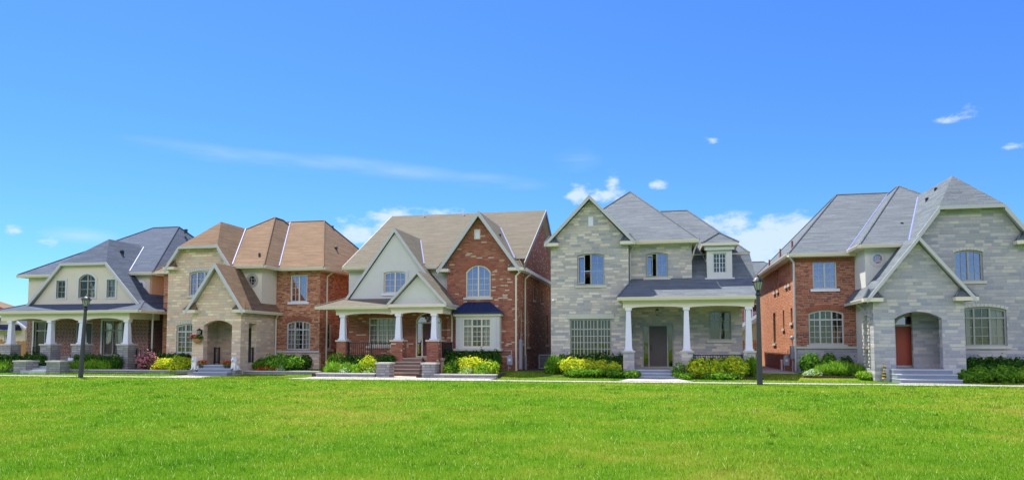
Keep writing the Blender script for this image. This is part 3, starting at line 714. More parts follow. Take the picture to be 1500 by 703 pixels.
# ------------------------------------------------------------------ plants
def foliage_mesh(name, blobs, n, leaf, mats, weights=None, seed=0, up=.3, blade=False, stems=True):
    """leaf faces spread through overlapping uneven lobes; blobs = (x,y,z,rx,ry,rz)"""
    rng = random.Random(seed); mb = MB(); vs = []; fs = []; ms = []; var = []
    vol = [b[3]*b[4]*b[5] for b in blobs]; idx = [mats.index(m) for m in mats]
    for i in range(n):
        c = rng.choices(blobs, vol)[0]
        while True:
            p = Vector((rng.uniform(-1, 1), rng.uniform(-1, 1), rng.uniform(-1, 1)))
            if .2 < p.length < 1: break
        p = p.normalized() * (p.length ** .45)
        nf = (1 + .42*noise.noise(p*2.3 + Vector((seed, c[0]*3, c[1]*3)))) * (rng.uniform(1.0, 1.28) if rng.random() < .10 else 1)
        q = Vector((c[0]+p.x*c[3]*nf, c[1]+p.y*c[4]*nf, c[2]+p.z*c[5]*nf))
        if q.z < .02: q.z = rng.uniform(.02, .12)
        out = (p + Vector((rng.gauss(0, .5), rng.gauss(0, .5), rng.gauss(0, .5)+up))).normalized()
        sz = leaf * rng.uniform(.6, 1.35)
        if blade:
            dr = (out + Vector((0, 0, .8))).normalized(); sd = dr.orthogonal().normalized(); sd = Matrix.Rotation(rng.uniform(0, 6.28), 3, dr) @ sd
            a = q - dr*sz*1.6; quad = [a - sd*sz*.14, a + sd*sz*.14, q + sd*sz*.16, q + dr*sz*1.4]
        else:
            t1 = out.orthogonal().normalized(); t1 = Matrix.Rotation(rng.uniform(0, 6.28), 3, out) @ t1; t2 = out.cross(t1)
            quad = [q - t1*sz, q - t2*sz*.55, q + t1*sz, q + t2*sz*.55]
        b = len(vs); vs += quad; fs.append((b, b+1, b+2, b+3)); k = rng.random()
        ms.append(rng.choices(idx, weights)[0] if weights else idx[0])
        var += [min(1, max(0, rng.gauss(.5, .25)))]*4
    nl = len(vs)
    me = bpy.data.meshes.new(name); 
    tmp = MB()
    if stems:
        for i in range(10):
            c = rng.choice(blobs); a = (c[0]*.5, c[1]*.5, 0); e = (c[0]+rng.uniform(-.6, .6)*c[3], c[1]+rng.uniform(-.6, .6)*c[4], c[2]+rng.uniform(-.2, .6)*c[5])
            tmp.cyl(a, e, .012, .005, 4)
    me.from_pydata([tuple(v) for v in vs] + tmp.v, [], fs + [[nl+i for i in f] for f in tmp.f])
    for m in mats: me.materials.append(M[m])
    me.materials.append(M['bark']); me.polygons.foreach_set('material_index', ms + [len(mats)]*len(tmp.f))
    a = me.attributes.new('var', 'FLOAT', 'POINT'); a.data.foreach_set('value', var + [.5]*len(tmp.v))
    return me
def plant(name, label, cat, loc, me, group=None, rz=0, sc=(1, 1, 1)):
    o = bpy.data.objects.new(name, me); COL.objects.link(o); o.location = loc; o.rotation_euler = (0, 0, rz); o.scale = sc
    return tag(o, label, cat, group)
def lobes(rng, w, d, h, k):
    out = [(0, 0, h*.5, w*.42, d*.42, h*.5)]
    for i in range(k):
        a = 2*math.pi*i/k + rng.uniform(-.4, .4); r = rng.uniform(.5, .62)
        out.append((math.cos(a)*w*.5*r, math.sin(a)*d*.5*r, h*rng.uniform(.3, .62), w*.24, d*.26, h*rng.uniform(.26, .38)))
    return out
PN = [0]
def shrub(label, px, Y, wpx, ztop, mats, weights=None, n=1300, leaf=.045, depth=None, name='shrub', cat='shrub', group=None, blade=False, z0=None, up=.3):
    """shrub centred at photo column px on the line Y, wpx wide there"""
    PN[0] += 1; rng = random.Random(PN[0]*13); x = at(px, Y); w = at(px+wpx/2, Y) - at(px-wpx/2, Y); g = ground_z(x, Y) if z0 is None else z0
    h = ztop - g; d = depth or min(w, 1.1)
    me = foliage_mesh(name, lobes(rng, w*1.12, d*1.1, h*1.04, 6), int(n*1.35), leaf*1.15, mats, weights, seed=PN[0], blade=blade, up=up)
    return plant(name, label, cat, (x, Y, g), me, group)
def hedge(label, px0, px1, Y, ztop, mat='leaf_dark', n=3000, depth=.55, leaf=.04, mats=None, group=None):
    PN[0] += 1; x0, x1 = at(px0, Y), at(px1, Y); g = ground_z(x0, Y); h = ztop - g; k = max(3, int((x1-x0)/.35)); w = x1-x0
    rng = random.Random(PN[0])
    bl = [(-w/2 + w*(i+.5)/k, rng.uniform(-.04, .04), h*.5, w/k*.72, depth/2, h*rng.uniform(.47, .56)) for i in range(k)]
    me = foliage_mesh('hedge', bl, int(n*1.9), leaf*1.3, mats or [mat, 'leaf_green'], [.85, .15], seed=PN[0])
    return plant('hedge', label, 'hedge', ((x0+x1)/2, Y, g), me, group)


def sidewall(mb, x0, x1, y0, y1, z1, mat, z0=-.2):
    mb.use(mat); mb.box(x0, x1, y0, y1, z0, z1)
def W(par, name, mat, T, outline, holes=(), t=.2):
    mb = MB().use(mat); mb.panel(T, outline, list(holes), t); return mb.build(name, par)
def B(par, name, mat, *boxes):
    if name == 'porch_floor':
        mb = MB().use(mat)
        for b in boxes: mb.box(*b)
        return mb.build(name, par)
    for b in boxes: mb = MB().use(mat); mb.box(*b); o = mb.build(name, par)
    return o
def quoin(par, T, x0, x1, z0, z1, name='band', mat='sillstone', d=-.03):
    mb = MB().use(mat); mb.box(x0, x1, d, .05, z0, z1, T); return mb.build(name, par)

# ================================================================== house A: grey stone house with white-column porch
def house_grey_stone():
    h = thing('house', (-.6, 38, 0), 'pale grey stone house with a white columned porch and brown front door', 'house', 'houses in a row facing the lawn')
    # masonry
    WX0, WX1, WY = -5.70, -1.65, 37.3
    T = front(WY)
    w1 = (-4.30, -2.88, 4.70, 6.38); w2 = (-4.70, -2.55, 1.0, 2.95)
    vent = (-3.73, -3.44, 7.80, 8.32)
    W(h, 'stone_wall', 'stone_grey', T, [(WX0, -.2), (WX1, -.2), (WX1, 7.0), (-3.62, 9.17), (WX0, 7.0)],
      [hole(*w1, .12), hole(*w2), hole(*vent)])
    U = front(38.0); w3 = (-.79, .36, 5.12, 6.42)
    W(h, 'stone_wall', 'stone_grey', U, [(-1.64, 4.7), (1.56, 4.7), (1.56, 6.9), (-1.64, 6.9)], [hole(*w3, .1)])
    K = front(38.9); dr = (-1.02, .60, .40, 2.66); w4 = (2.42, 3.54, 1.85, 3.42)
    W(h, 'stone_wall', 'stone_grey', K, [(-1.64, -.2), (4.1, -.2), (4.1, 4.9), (-1.64, 4.9)], [hole(*dr), hole(*w4, .06)])
    B(h, 'side_wall', 'stone_grey', (WX1-.2, WX1, 37.501, 38.9, -.2, 6.75), (WX0, WX0+.2, 37.501, 51, -.2, 6.75))
    B(h, 'side_wall', 'brick_dark', (3.9, 4.1, 39.101, 51, -.2, 6.3), (1.36, 1.56, 38.201, 41, 4.7, 6.9), (WX0+.2, 3.9, 50.8, 51, -.2, 6.3), (WX0+.2, 1.3, 50.801, 50.999, 6.301, 6.82))
    window(h, T, *w1, .12, cols=2, grid=(2, 4), pane='glass_sky', open_first=True, skip_grid=(0,))
    window(h, T, *w2, 0, cols=3, transom=2.42, grid=(4, 4), grid_mat='trim_grey')
    mb = MB().use('trim_grey'); mb.ring(hole(*w2[:2], 2.42, 2.95), [(u, z) for u, z in arch_poly(w2[0], w2[1], 2.42, 2.95, 0, inset=.02)], .1, .12, T)
    mb = MB().use('white'); mb.prism(hole(vent[0]+.01, vent[1]-.01, vent[2]+.01, vent[3]-.01), .03, .08, T); mb.build('gable_vent', h)
    window(h, U, *w3, .1, cols=2, grid=(2, 4), pane='glass_sky', open_first=True, skip_grid=(0,))
    window(h, K, *w4, .06, cols=2, grid=(2, 3))
    quoin(h, T, w2[0]-.15, w2[1]+.15, 2.955, 3.2, 'lintel'); 
    # door with side lights
    d = MB().use('door_brown'); d.box(-.66, .26, .10, .16, .46, 2.60, K)
    for (a, b_, c, e) in ((-.52, .12, 1.65, 2.45), (-.52, .12, .62, 1.45)): d.ring(hole(a, b_, c, e), hole(a+.05, b_-.05, c+.05, e-.05), .085, .11, K)
    door = d.build('front_door', h)
    hb = MB().use('black'); hb.box(-.60, -.55, .06, .10, 1.3, 1.6, K); hb.build('handle', door)
    f = MB().use('trim_dark')
    for a, b_ in ((-1.02, -.96), (-.72, -.66), (.26, .32), (.54, .60)): f.box(a, b_, .05, .18, .40, 2.66, K)
    f.box(-.96, .54, .052, .18, 2.60, 2.66, K); f.box(-.96, .54, .04, .18, .40, .46, K)
    fr = f.build('door_frame', h)
    for a, b_ in ((-.96, -.72), (.32, .54)):
        g = MB().use('glass'); g.box(a, b_, .10, .11, .46, 2.60, K); g.build('sidelight', fr)
    # porch
    B(h, 'porch_floor', 'concrete', (-1.60, 4.35, 35.75, 38.88, .28, .40), (-1.50, 4.25, 35.85, 38.88, -.1, .28))
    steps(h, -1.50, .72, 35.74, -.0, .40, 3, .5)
    beam(h, -1.88, 4.33, 35.85, 36.15, 3.42, 3.80, ((-1.45, 1.05), (1.3, 3.95)), rise=.07)
    beam_side = MB().use('cream'); beam_side.box(4.05, 4.33, 36.152, 38.9, 3.46, 3.80); beam_side.box(-1.88, -1.66, 36.152, 37.29, 3.46, 3.80); beam_side.build('beam', h)
    B(h, 'porch_ceiling', 'cream', (-1.64, 4.04, 36.152, 38.89, 3.72, 3.78))
    for x in (-1.61, 1.18, 4.07): column(h, x, 36.0, -.1, 3.42, 0, zped=1.32, pmat='stone_grey')
    railing(h, (1.48, 36.05), (3.78, 36.05), .42, 1.13)
    lantern(h, -.22, 37.3, 3.25, 1.0)
    # roofs
    r = MB(); top, sd = 'shingle_grey', 'cream'
    gable_roof(r, -3.62, 2.34, 6.93, 9.38, 36.95, 42.5, top=top, side=sd, hwr=2.30)
    rake(r.use('rake'), [(-5.96, 6.93), (-3.62, 9.38), (-1.30, 6.93)], .15, .05, 36.90)
    eave_return(r, -6.0, -5.25, 36.9, 37.29, 6.92, top, sd); eave_return(r, -2.05, -1.28, 36.9, 37.29, 6.92, top, sd)
    r.build('gable_roof', h)
    r = MB(); z = 6.98
    c = [(-5.9, 37.75), (1.92, 37.6), (1.92, 50.5), (-5.9, 50.5)]
    r.hull([(x, y, zz) for x, y in c for zz in (z, z-.16)] + [(-1.82, 44.5, 11.05), (-1.82, 45, 11.05)], top, sd)
    r.hull([(x, y, zz) for x, y in ((-1, 39.2), (4.55, 39.2), (4.55, 51.3), (-1, 51.3)) for zz in (6.43, 6.2)] + [(0, 45.1, 9.85), (1.63, 45.1, 9.85)], top, sd)
    r.hull([(1.3, 37.95, 4.98), (4.72, 37.95, 4.98), (4.56, 39.25, 6.42), (1.3, 39.25, 6.42), (1.3, 42, 6.42), (4.56, 42, 6.42), (4.72, 42, 4.98), (1.3, 42, 4.98)], top, sd)
    r.build('main_roof', h)
    gutter(h, (1.92, 37.6, 6.97), (-1.3, 37.6, 6.97))
    r = MB()
    r.hull([(-2.14, 35.6, 3.93), (4.46, 35.6, 3.93), (4.46, 35.6, 3.80), (-2.14, 35.6, 3.80), (-2.14, 37.29, 3.93), (-2.14, 37.29, 3.80), (-1.55, 37.29, 4.68), (-1.5, 37.99, 5.0), (4.72, 38.1, 5.05), (4.46, 38.6, 3.8), (4.72, 38.6, 4.2), (-1.5, 38.0, 3.80)], top, sd)
    r.build('porch_roof', h)
    gutter(h, (4.46, 35.6, 3.92), (-2.14, 35.6, 3.92))
    # dormer
    D = front(38.0); w5 = (2.62, 3.27, 5.28, 6.30)
    dm = MB().use('bay_paint'); dm.panel(D, [(2.31, 4.98), (3.56, 4.98), (3.56, 6.68), (2.31, 6.68)], [hole(*w5)], .15)
    dm.box(2.31, 2.43, 38.151, 40, 4.98, 6.68); dm.box(3.44, 3.56, 38.151, 40, 4.98, 6.68); dm.box(2.2, 3.67, 37.9, 37.998, 4.9, 5.03); dm.box(2.2, 3.67, 37.85, 37.998, 6.45, 6.64)
    dorm = dm.build('dormer', h); window(dorm, D, *w5, 0, cols=2, grid=(2, 4), sill=None, frame='bay_paint', fw=.05)
    r = MB(); r.hull([(x, y, zz) for x, y in ((2.06, 37.68), (3.87, 37.68), (3.87, 41), (2.06, 41)) for zz in (6.80, 6.66)] + [(2.97, 38.5, 7.42), (2.97, 41, 7.42)], top, sd); r.build('dormer_roof', dorm)
    downspout(h, [(-1.35, 37.55, 6.8), (-1.58, 37.9, 6.45), (-1.58, 37.93, 4.75)], r=.04)
    downspout(h, [(1.85, 37.65, 6.85), (1.70, 37.9, 6.5), (1.55, 38.2, 6.0)], r=.04)
    # camera blister on the corner
    sc = MB().use('white'); sc.cyl((-5.55, 37.29, 3.95), (-5.55, 37.2, 3.95), .04); sc.ball((-5.55, 37.15, 3.92), .06); sc.build('security_camera', h)
    pipe_vent(h, -.2, 44.6, 9.6, .3, 'black')
    return h

# ================================================================== house B: grey stone + brick with orange door (right)
def house_orange_door():
    h = thing('house', (11.5, 38, 0), 'blue grey stone house with an orange red door and a red brick left wing', 'house', 'houses in a row facing the lawn')
    T = front(38.0); A0, A1 = 6.55, 9.2
    wu = (7.41, 8.53, 4.38, 5.78); wl = (7.17, 8.81, 1.62, 3.34)
    W(h, 'brick_wall', 'brick_red', T, [(A0, 1.46), (A1+.7, 1.46), (A1+.7, 5.98), (A0, 5.98)], [hole(*wu), hole(*wl, .16)])
    W(h, 'stone_wall', 'stone_blue', front(37.95), [(A0-.04, -.2), (A1+.3, -.2), (A1+.3, 1.42), (A0-.04, 1.42)])
    quoin(h, front(37.9), A0-.06, A1+.2, 1.42, 1.53)
    F = face_left(6.55)
    holes = [(39.3, 39.75, 4.75, 5.9), (40.2, 40.65, 4.75, 5.9), (43.0, 43.5, 4.7, 5.85), (44.2, 44.7, 4.7, 5.85), (38.75, 39.3, 2.75, 3.5), (41.3, 41.8, 2.5, 3.5), (44.4, 45.3, 1.7, 3.5)]
    W(h, 'side_wall', 'brick_side', F, [(38.201, -.2), (52, -.2), (52, 5.98), (38.201, 5.98)], [hole(*q) for q in holes])
    for q in holes: window(h, F, *q, 0, cols=1, grid=(2, 3), fw=.05)
    B(h, 'rear_wall', 'brick_red', (6.75, 16.4, 51.8, 52, -.2, 5.98), (16.0, 16.2, 35.801, 51.8, -.2, 5.98))
    window(h, T, *wu, 0, cols=2, grid=(2, 4), pane='glass_sky', curtain=True, frame='trim_grey', sill='white')
    window(h, T, *wl, .16, cols=3, transom=2.85, grid=(2, 4), frame='trim_grey', curtain=None)
    lintel_arch(h, T, *wl[:2], wl[3], .16, .26); lintel_arch(h, T, A0+.1, A1-.1, 5.72, 0, .22, n=26, name='soldier_course')
    # stucco bay
    Yb = 36.1
    W(h, 'stucco_wall', 'stucco', front(Yb), [(9.36, -.2), (12.3, -.2), (12.3, 6.1), (9.36, 6.1)], [octagon(9.90, 5.60, .26, .28)])
    B(h, 'stucco_wall', 'stucco', (9.36, 9.56, Yb+.201, 37.98, -.2, 6.1))
    oct_window(h, front(Yb), octagon, 9.90, 5.60, .26, .28)
    # big stone wing
    Yw = 35.6; G = front(Yw)
    wU = (12.96, 14.12, 4.46, 5.86); wL = (13.05, 14.98, 1.55, 3.30)
    XC, JW, SL, ZR = 13.62, 1.31, 1.36, 9.62
    eh = (ZR-6.1)/SL
    W(h, 'stone_wall', 'stone_blue', G, [(11.15, -.2), (16.2, -.2), (16.2, 5.95), (15.98, 6.1), (XC+JW, ZR-SL*JW-.1), (XC-JW, ZR-SL*JW-.1), (11.15, 6.15)], [hole(*wU, .1), hole(*wL, .14)])
    window(h, G, *wU, .1, cols=2, grid=(2, 4), pane='glass_sky', curtain=True); window(h, G, *wL, .14, cols=3, transom=2.80, grid=(2, 3), curtain=True)
    lintel_arch(h, G, *wU[:2], wU[3], .1, .12, 'stone_arch', 'sillstone', 9); lintel_arch(h, G, *wL[:2], wL[3], .14, .14, 'stone_arch', 'sillstone', 13)
    # entrance gable
    Yp = 34.2; P = front(Yp); PX0, PX1, PC = 9.14, 12.78, 10.98
    op = (10.0, 11.88, .50, 3.05)
    W(h, 'entrance_wall', 'stone_blue', P, [(PX0, -.2), (10.0, -.2), (10.0, .5), (11.88, .5), (11.88, -.2), (PX1, -.2), (PX1, 3.82), (PC, 6.14), (PX0, 3.82)][0:1] +
      [(op[0], -.2)] + [(op[0], 2.75)] + [(u, z) for u, z in reversed(arch_poly(op[0], op[1], .5, 3.05, .30)[2:])] + [(op[1], -.2), (PX1, -.2), (PX1, 3.82), (PC, 6.14), (PX0, 3.82)], t=.35)
    so = (34.95, 35.65, .55, 2.95); S = face_left(PX0)
    W(h, 'entrance_wall', 'stone_blue', S, [(34.551, -.2), (36.09, -.2), (36.09, 3.5), (34.551, 3.5)], [hole(*so)], t=.3)
    B(h, 'entrance_wall', 'stone_blue', (PX1-.3, PX1, 34.551, 35.59, -.2, 3.5))
    # rough quoins beside the side opening
    q = MB().use('sillstone')
    for i in range(15):
        for a in (34.80, 35.66): q.box(PX0-.045-.02*(i % 2), PX0+.02, a, a+.15, .62+i*.16, .62+i*.16+.12)
    q.build('quoins', h)
    railing(h, (PX0+.15, 34.97), (PX0+.15, 35.63), .55, 1.5)
    # door wall inside the porch
    Yd = 36.0; Dn = front(Yd)
    W(h, 'porch_wall', 'stone_blue', Dn, [(9.57, -.2), (13.0, -.2), (13.0, 3.4), (9.57, 3.4)], [arch_poly(10.50, 11.80, .60, 2.98, .38)])
    d = MB().use('door_orange'); d.box(10.56, 11.36, .08, .14, .66, 2.46, Dn)
    door = d.build('front_door', h)
    hb = MB().use('black'); hb.box(11.27, 11.31, .03, .08, 1.25, 1.75, Dn); hb.build('handle', door)
    f = MB().use('trim_grey'); f.ring(arch_poly(10.50, 11.80, .60, 2.98, .38), arch_poly(10.50, 11.80, .60, 2.98, .38, inset=.06), .04, .16, Dn)
    f.box(11.36, 11.44, .045, .155, .66, 2.46, Dn); f.box(10.56, 11.74, .042, .158, 2.461, 2.54, Dn); fr = f.build('door_frame', h)
    g = MB().use('glass'); g.box(11.44, 11.74, .09, .10, .66, 2.46, Dn); g.build('sidelight', fr)
    g = MB().use('glass_sky'); pl = arch_poly(10.55, 11.75, .65, 2.93, .36)[2:]; g.prism([(11.75, 2.54)] + pl + [(10.55, 2.54)], .09, .10, Dn); g.build('fanlight', fr)
    B(h, 'porch_floor', 'step_grey', (9.44, 12.48, 34.0, 35.99, -.1, .555))
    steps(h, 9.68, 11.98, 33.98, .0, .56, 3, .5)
    B(h, 'porch_ceiling', 'cream', (9.44, 12.48, 34.56, 35.99, 3.35, 3.42))
    # roofs
    top, sd = 'shingle_grey', 'cream'; r = MB()
    r.hull([(x, y, zz) for x, y in ((6.2, 37.6), (16.4, 37.6), (16.4, 52.4), (6.2, 52.4)) for zz in (6.12, 5.96)] + [(10.2, 45, 10.43), (14, 45, 10.43)], top, sd)
    r.hull([(x, y, zz) for x, y in ((9.04, 35.7), (16.9, 35.7), (16.9, 51), (9.04, 51)) for zz in (6.24, 6.08)] + [(13.13, 43.5, 10.5), (13.13, 44.0, 10.5)], top, sd)
    r.build('main_roof', h)
    r = MB(); zj = gable_roof(r, XC, eh, 6.1, ZR, 35.25, 43, JW, 2.0, top, sd)
    rake(r.use('rake'), [(XC-eh, 6.1), (XC-JW, zj), (XC+JW, zj), (XC+eh, 6.1)], .16, .05, 35.2)
    eave_return(r, 15.35, 16.35, 35.2, 35.59, 6.2, top, sd); r.build('wing_roof', h)
    r = MB(); gable_roof(r, PC, 2.15, 3.62, 6.34, 33.9, 39, 0, 0, top, sd)
    rake(r.use('rake'), [(PC-2.15, 3.62), (PC, 6.34), (PC+2.15, 3.62)], .13, .05, 33.85)
    eave_return(r, PC-2.3, PC-1.5, 33.85, 34.19, 3.66, top, sd); eave_return(r, PC+1.35, PC+2.25, 33.85, 34.19, 3.66, top, sd); r.build('entrance_roof', h)
    gutter(h, (9.04, 37.6, 6.1), (6.2, 37.6, 6.1)); gutter(h, (6.2, 37.6, 6.1), (6.2, 52.3, 6.1)); gutter(h, (11.6, 35.7, 6.22), (9.04, 35.7, 6.22)); gutter(h, (9.04, 35.7, 6.22), (9.04, 37.6, 6.22))
    gutter(h, (PC-2.15, 33.95, 3.62), (PC-2.15, 36.3, 3.62))
    downspout(h, [(6.2, 37.5, 6.0), (6.5, 37.85, 5.7), (6.5, 37.88, .3)], 'trim_grey', .05)
    downspout(h, [(8.95, 36.1, 3.5), (9.28, 36.02, 3.2), (9.28, 36.02, .2)], 'trim_grey', .05)
    for x, y, z in ((13.35, 38.6, 9.3), (13.0, 38.8, 8.85)): roof_vent(h, x, y, z-.05, .10)
    roof_vent(h, 9.75, 44.4, 9.85, .14); roof_vent(h, 11.6, 38.1, 7.5, .08)
    pipe_vent(h, 6.6, 42.5, 6.5, .5, 'brickedge'); pipe_vent(h, 6.5, 46, 6.4, .4, 'brickedge'); pipe_vent(h, 6.7, 39.3, 6.7, .3, 'brickedge')
    PM = plane3((6.2, 37.6, 6.12), (9, 37.6, 6.12), (10.2, 45, 10.43)); BL = plane3((9.04, 35.7, 6.24), (9.04, 40, 6.24), (13.13, 43.5, 10.5))
    BF = plane3((9.04, 35.7, 6.24), (12, 35.7, 6.24), (13.13, 43.5, 10.5)); WL = plane3((XC-eh, 35, 6.1), (XC-eh, 40, 6.1), (XC, 40, ZR))
    valley_between(h, PM, BL, 6.2, 10.35); valley_between(h, BF, WL, 6.3, 9.45)
    return h

# ================================================================== house C: tan roof (mirror of B)
def house_tan():
    h = thing('house', (-24.5, 38, 0), 'beige stone and orange brick house with tan shingle roofs and arched entrance', 'house', 'houses in a row facing the lawn')
    T = front(38.0); A0, A1 = -22.0, -19.22
    wu = (-21.10, -20.02, 4.08, 5.66); wl = (-21.28, -19.80, 1.32, 3.0)
    W(h, 'brick_wall', 'brick_orange', T, [(A0, 1.2), (A1, 1.2), (A1, 5.9), (A0, 5.9)], [hole(*wu), hole(*wl, .14)])
    W(h, 'stone_wall', 'stone_beige', front(37.95), [(A0, -.2), (A1+.04, -.2), (A1+.04, 1.16), (A0, 1.16)]); quoin(h, front(37.9), A0, A1+.06, 1.16, 1.28)
    F = face_right(A1); sw = (38.85, 39.6, 1.35, 2.9)
    W(h, 'side_wall', 'brick_orange', F, [(38.201, -.2), (50, -.2), (50, 5.9), (38.201, 5.9)], [hole(*sw)]); window(h, F, *sw, 0, cols=1, grid=(2, 3), frame='cream')
    B(h, 'rear_wall', 'brick_orange', (-29.4, A1-.2, 49.8, 50, -.2, 5.9), (-29.6, -29.4, 38.4, 50, -.2, 5.9))
    B(h, 'brick_wall', 'brick_orange', (-29.6, -27.6, 38.2, 38.4, -.2, 5.9))
    window(h, T, *wu, 0, cols=2, grid=(2, 4), pane='glass_sky', frame='cream', sill='white', curtain=True, skip_grid=(1,))
    window(h, T, *wl, .14, cols=3, transom=2.48, grid=(2, 4), frame='trim_grey', curtain=True, sill=None)
    lintel_arch(h, T, *wl[:2], wl[3], .14, .26)
    Yb = 36.4
    W(h, 'stucco_wall', 'stucco_warm', front(Yb), [(-24.3, 3.5), (-21.96, 3.5), (-21.96, 5.88), (-24.3, 5.88)], [oval(-22.55, 5.22, .27, .30)])
    B(h, 'stucco_wall', 'stucco_warm', (-22.16, -21.96, Yb+.201, 37.98, 3.3, 5.88))
    oct_window(h, front(Yb), oval, -22.55, 5.22, .27, .30, 'trim_dark', 'glass')
    Yw = 36.2; G = front(Yw); XC, JW, SL, ZR = -25.66, 1.23, 1.40, 8.92
    eh = (ZR-6.0)/SL
    wU = (-26.42, -25.0, 4.40, 5.80); wL = (-27.15, -25.5, 1.15, 2.80)
    W(h, 'stone_wall', 'stone_beige', G, [(-27.78, -.2), (-23.6, -.2), (-23.6, 5.95), (XC+JW, ZR-SL*JW-.1), (XC-JW, ZR-SL*JW-.1), (-27.78, 5.92)], [hole(*wU, .12), hole(*wL, .12)])
    B(h, 'side_wall', 'stone_beige', (-27.78, -27.58, Yw+.201, 38.19, -.2, 5.9))
    window(h, G, *wU, .12, cols=3, grid=(2, 4), pane='glass_sky', frame='trim_grey'); window(h, G, *wL, .12, cols=3, transom=2.35, grid=(2, 4), frame='trim_grey')
    lintel_arch(h, G, *wU[:2], wU[3], .12, .2, 'stone_arch', 'sillstone', 11); lintel_arch(h, G, *wL[:2], wL[3], .12, .2, 'stone_arch', 'sillstone', 11)
    Yp = 34.4; P = front(Yp); PX0, PX1, PC = -24.84, -21.93, -23.36; op = (-24.15, -22.45, .35, 2.92)
    W(h, 'entrance_wall', 'stone_beige', P, [(PX0, -.2), (op[0], -.2), (op[0], 2.55)] + list(reversed(arch_poly(op[0], op[1], .35, 2.92, .28)[2:])) + [(op[1], -.2), (PX1, -.2), (PX1, 3.58), (PC, 5.77), (PX0, 3.58)], t=.35)
    S = face_right(PX1); so = (35.15, 35.9, .62, 2.78)
    W(h, 'entrance_wall', 'stone_beige', S, [(34.751, -.2), (38.0, -.2), (38.0, 3.4), (34.751, 3.4)], [hole(*so)], t=.3)
    B(h, 'entrance_wall', 'stone_beige', (PX0, PX0+.3, 34.751, 36.19, -.2, 3.4))
    railing(h, (PX1-.15, 35.17), (PX1-.15, 35.88), .62, 1.45); railing(h, (-24.1, 35.3), (-23.75, 35.3), .55, 1.45)
    Dn = front(36.9); 
    W(h, 'porch_wall', 'stone_beige', Dn, [(-24.5, -.2), (-22.31, -.2), (-22.31, 3.3), (-24.5, 3.3)], [hole(-23.5, -22.5, .55, 2.62)])
    d = MB().use('door_brown'); d.box(-23.44, -22.56, .08, .14, .61, 2.56, Dn); door = d.build('front_door', h)
    hb = MB().use('black'); hb.box(-23.38, -23.34, .03, .08, 1.3, 1.6, Dn); hb.build('handle', door)
    f = MB().use('trim_grey'); f.ring(hole(-23.5, -22.5, .55, 2.62), arch_poly(-23.5, -22.5, .55, 2.62, 0, inset=.06), .04, .16, Dn); f.build('door_frame', h)
    B(h, 'porch_floor', 'step_grey', (-24.53, -22.31, 34.4, 36.89, -.1, .55))
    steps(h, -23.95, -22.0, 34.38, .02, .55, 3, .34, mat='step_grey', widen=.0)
    top, sd = 'shingle_tan', 'cream'; r = MB()
    r.hull([(x, y, zz) for x, y in ((-29.8, 37.6), (-18.82, 37.6), (-18.82, 50.4), (-29.8, 50.4)) for zz in (6.02, 5.86)] + [(-26.6, 44, 9.87), (-22.03, 44, 9.87)], top, sd)
    r.hull([(x, y, zz) for x, y in ((-23.62, 36.0), (-21.62, 36.0), (-21.62, 49), (-25.6, 49)) for zz in (6.02, 5.86)] + [(-25.6, 40.4, 5.86), (-25.6, 40.5, 8.85), (-25.6, 42.5, 8.85), (-24.48, 42, 9.83), (-24.48, 43, 9.83)], top, sd)
    r.build('main_roof', h)
    r = MB(); zj = gable_roof(r, XC, eh, 6.0, ZR, 35.85, 42, JW, 2.1, top, sd)
    rake(r.use('trim_grey'), [(XC-eh, 6.0), (XC-JW, zj), (XC+JW, zj), (XC+eh, 6.0)], .15, .05, 35.8)
    eave_return(r, XC-eh-.12, XC-eh+.6, 35.8, 36.19, 6.05, top, 'cream'); r.build('wing_roof', h)
    r = MB(); gable_roof(r, PC, 1.72, 3.46, 5.98, 34.1, 37.97, 0, 0, top, sd, hwr=1.72)
    rake(r.use('trim_grey'), [(PC-1.72, 3.46), (PC, 5.98), (PC+1.72, 3.46)], .15, .05, 34.05)
    eave_return(r, PC-1.85, PC-1.1, 34.05, 34.39, 3.48, top, sd); eave_return(r, PC+1.1, PC+1.85, 34.05, 34.39, 3.48, top, sd); r.build('entrance_roof', h)
    gutter(h, (-18.82, 37.6, 6.0), (-21.62, 37.6, 6.0)); gutter(h, (-18.82, 50.4, 6.0), (-18.82, 37.6, 6.0)); gutter(h, (-21.62, 36, 6.0), (-23.9, 36, 6.0)); gutter(h, (-21.62, 37.6, 6.0), (-21.62, 36.0, 6.0))
    gutter(h, (PC+1.72, 38, 3.44), (PC+1.72, 34.1, 3.44))
    downspout(h, [(-18.8, 38.9, 5.9), (-19.15, 38.75, 5.6), (-19.15, 38.75, .3)], 'cream', .05); downspout(h, [(-21.6, 37.7, 3.4), (-21.85, 37.8, 3.1), (-21.85, 37.8, .3)], 'cream', .05)
    roof_vent(h, -20.2, 42.0, 7.75, .12); roof_vent(h, -21.75, 44.6, 9.55, .12); roof_vent(h, -22.5, 37.0, 6.75, .07)
    PM = plane3((-22, 37.6, 6.02), (-20, 37.6, 6.02), (-22.03, 44, 9.87)); BR = plane3((-21.62, 36, 6.02), (-21.62, 40, 6.02), (-24.48, 42, 9.83))
    BF = plane3((-24.6, 36, 6.02), (-21.6, 36, 6.02), (-24.48, 42, 9.83)); WR = plane3((XC+eh, 35, 6.0), (XC+eh, 40, 6.0), (XC, 40, ZR))
    valley_between(h, PM, BR, 6.15, 9.82); valley_between(h, BF, WR, 6.1, 8.88)
    mb = MB().use('black'); mb.lathe(-22.65, 35.2, [(.10, 2.72), (.16, 2.80), (.05, 2.98)], 8); mb.cyl((-22.65, 35.2, 2.95), (-22.65, 35.2, 3.3), .015); mb.build('porch_lantern', h)
    return h

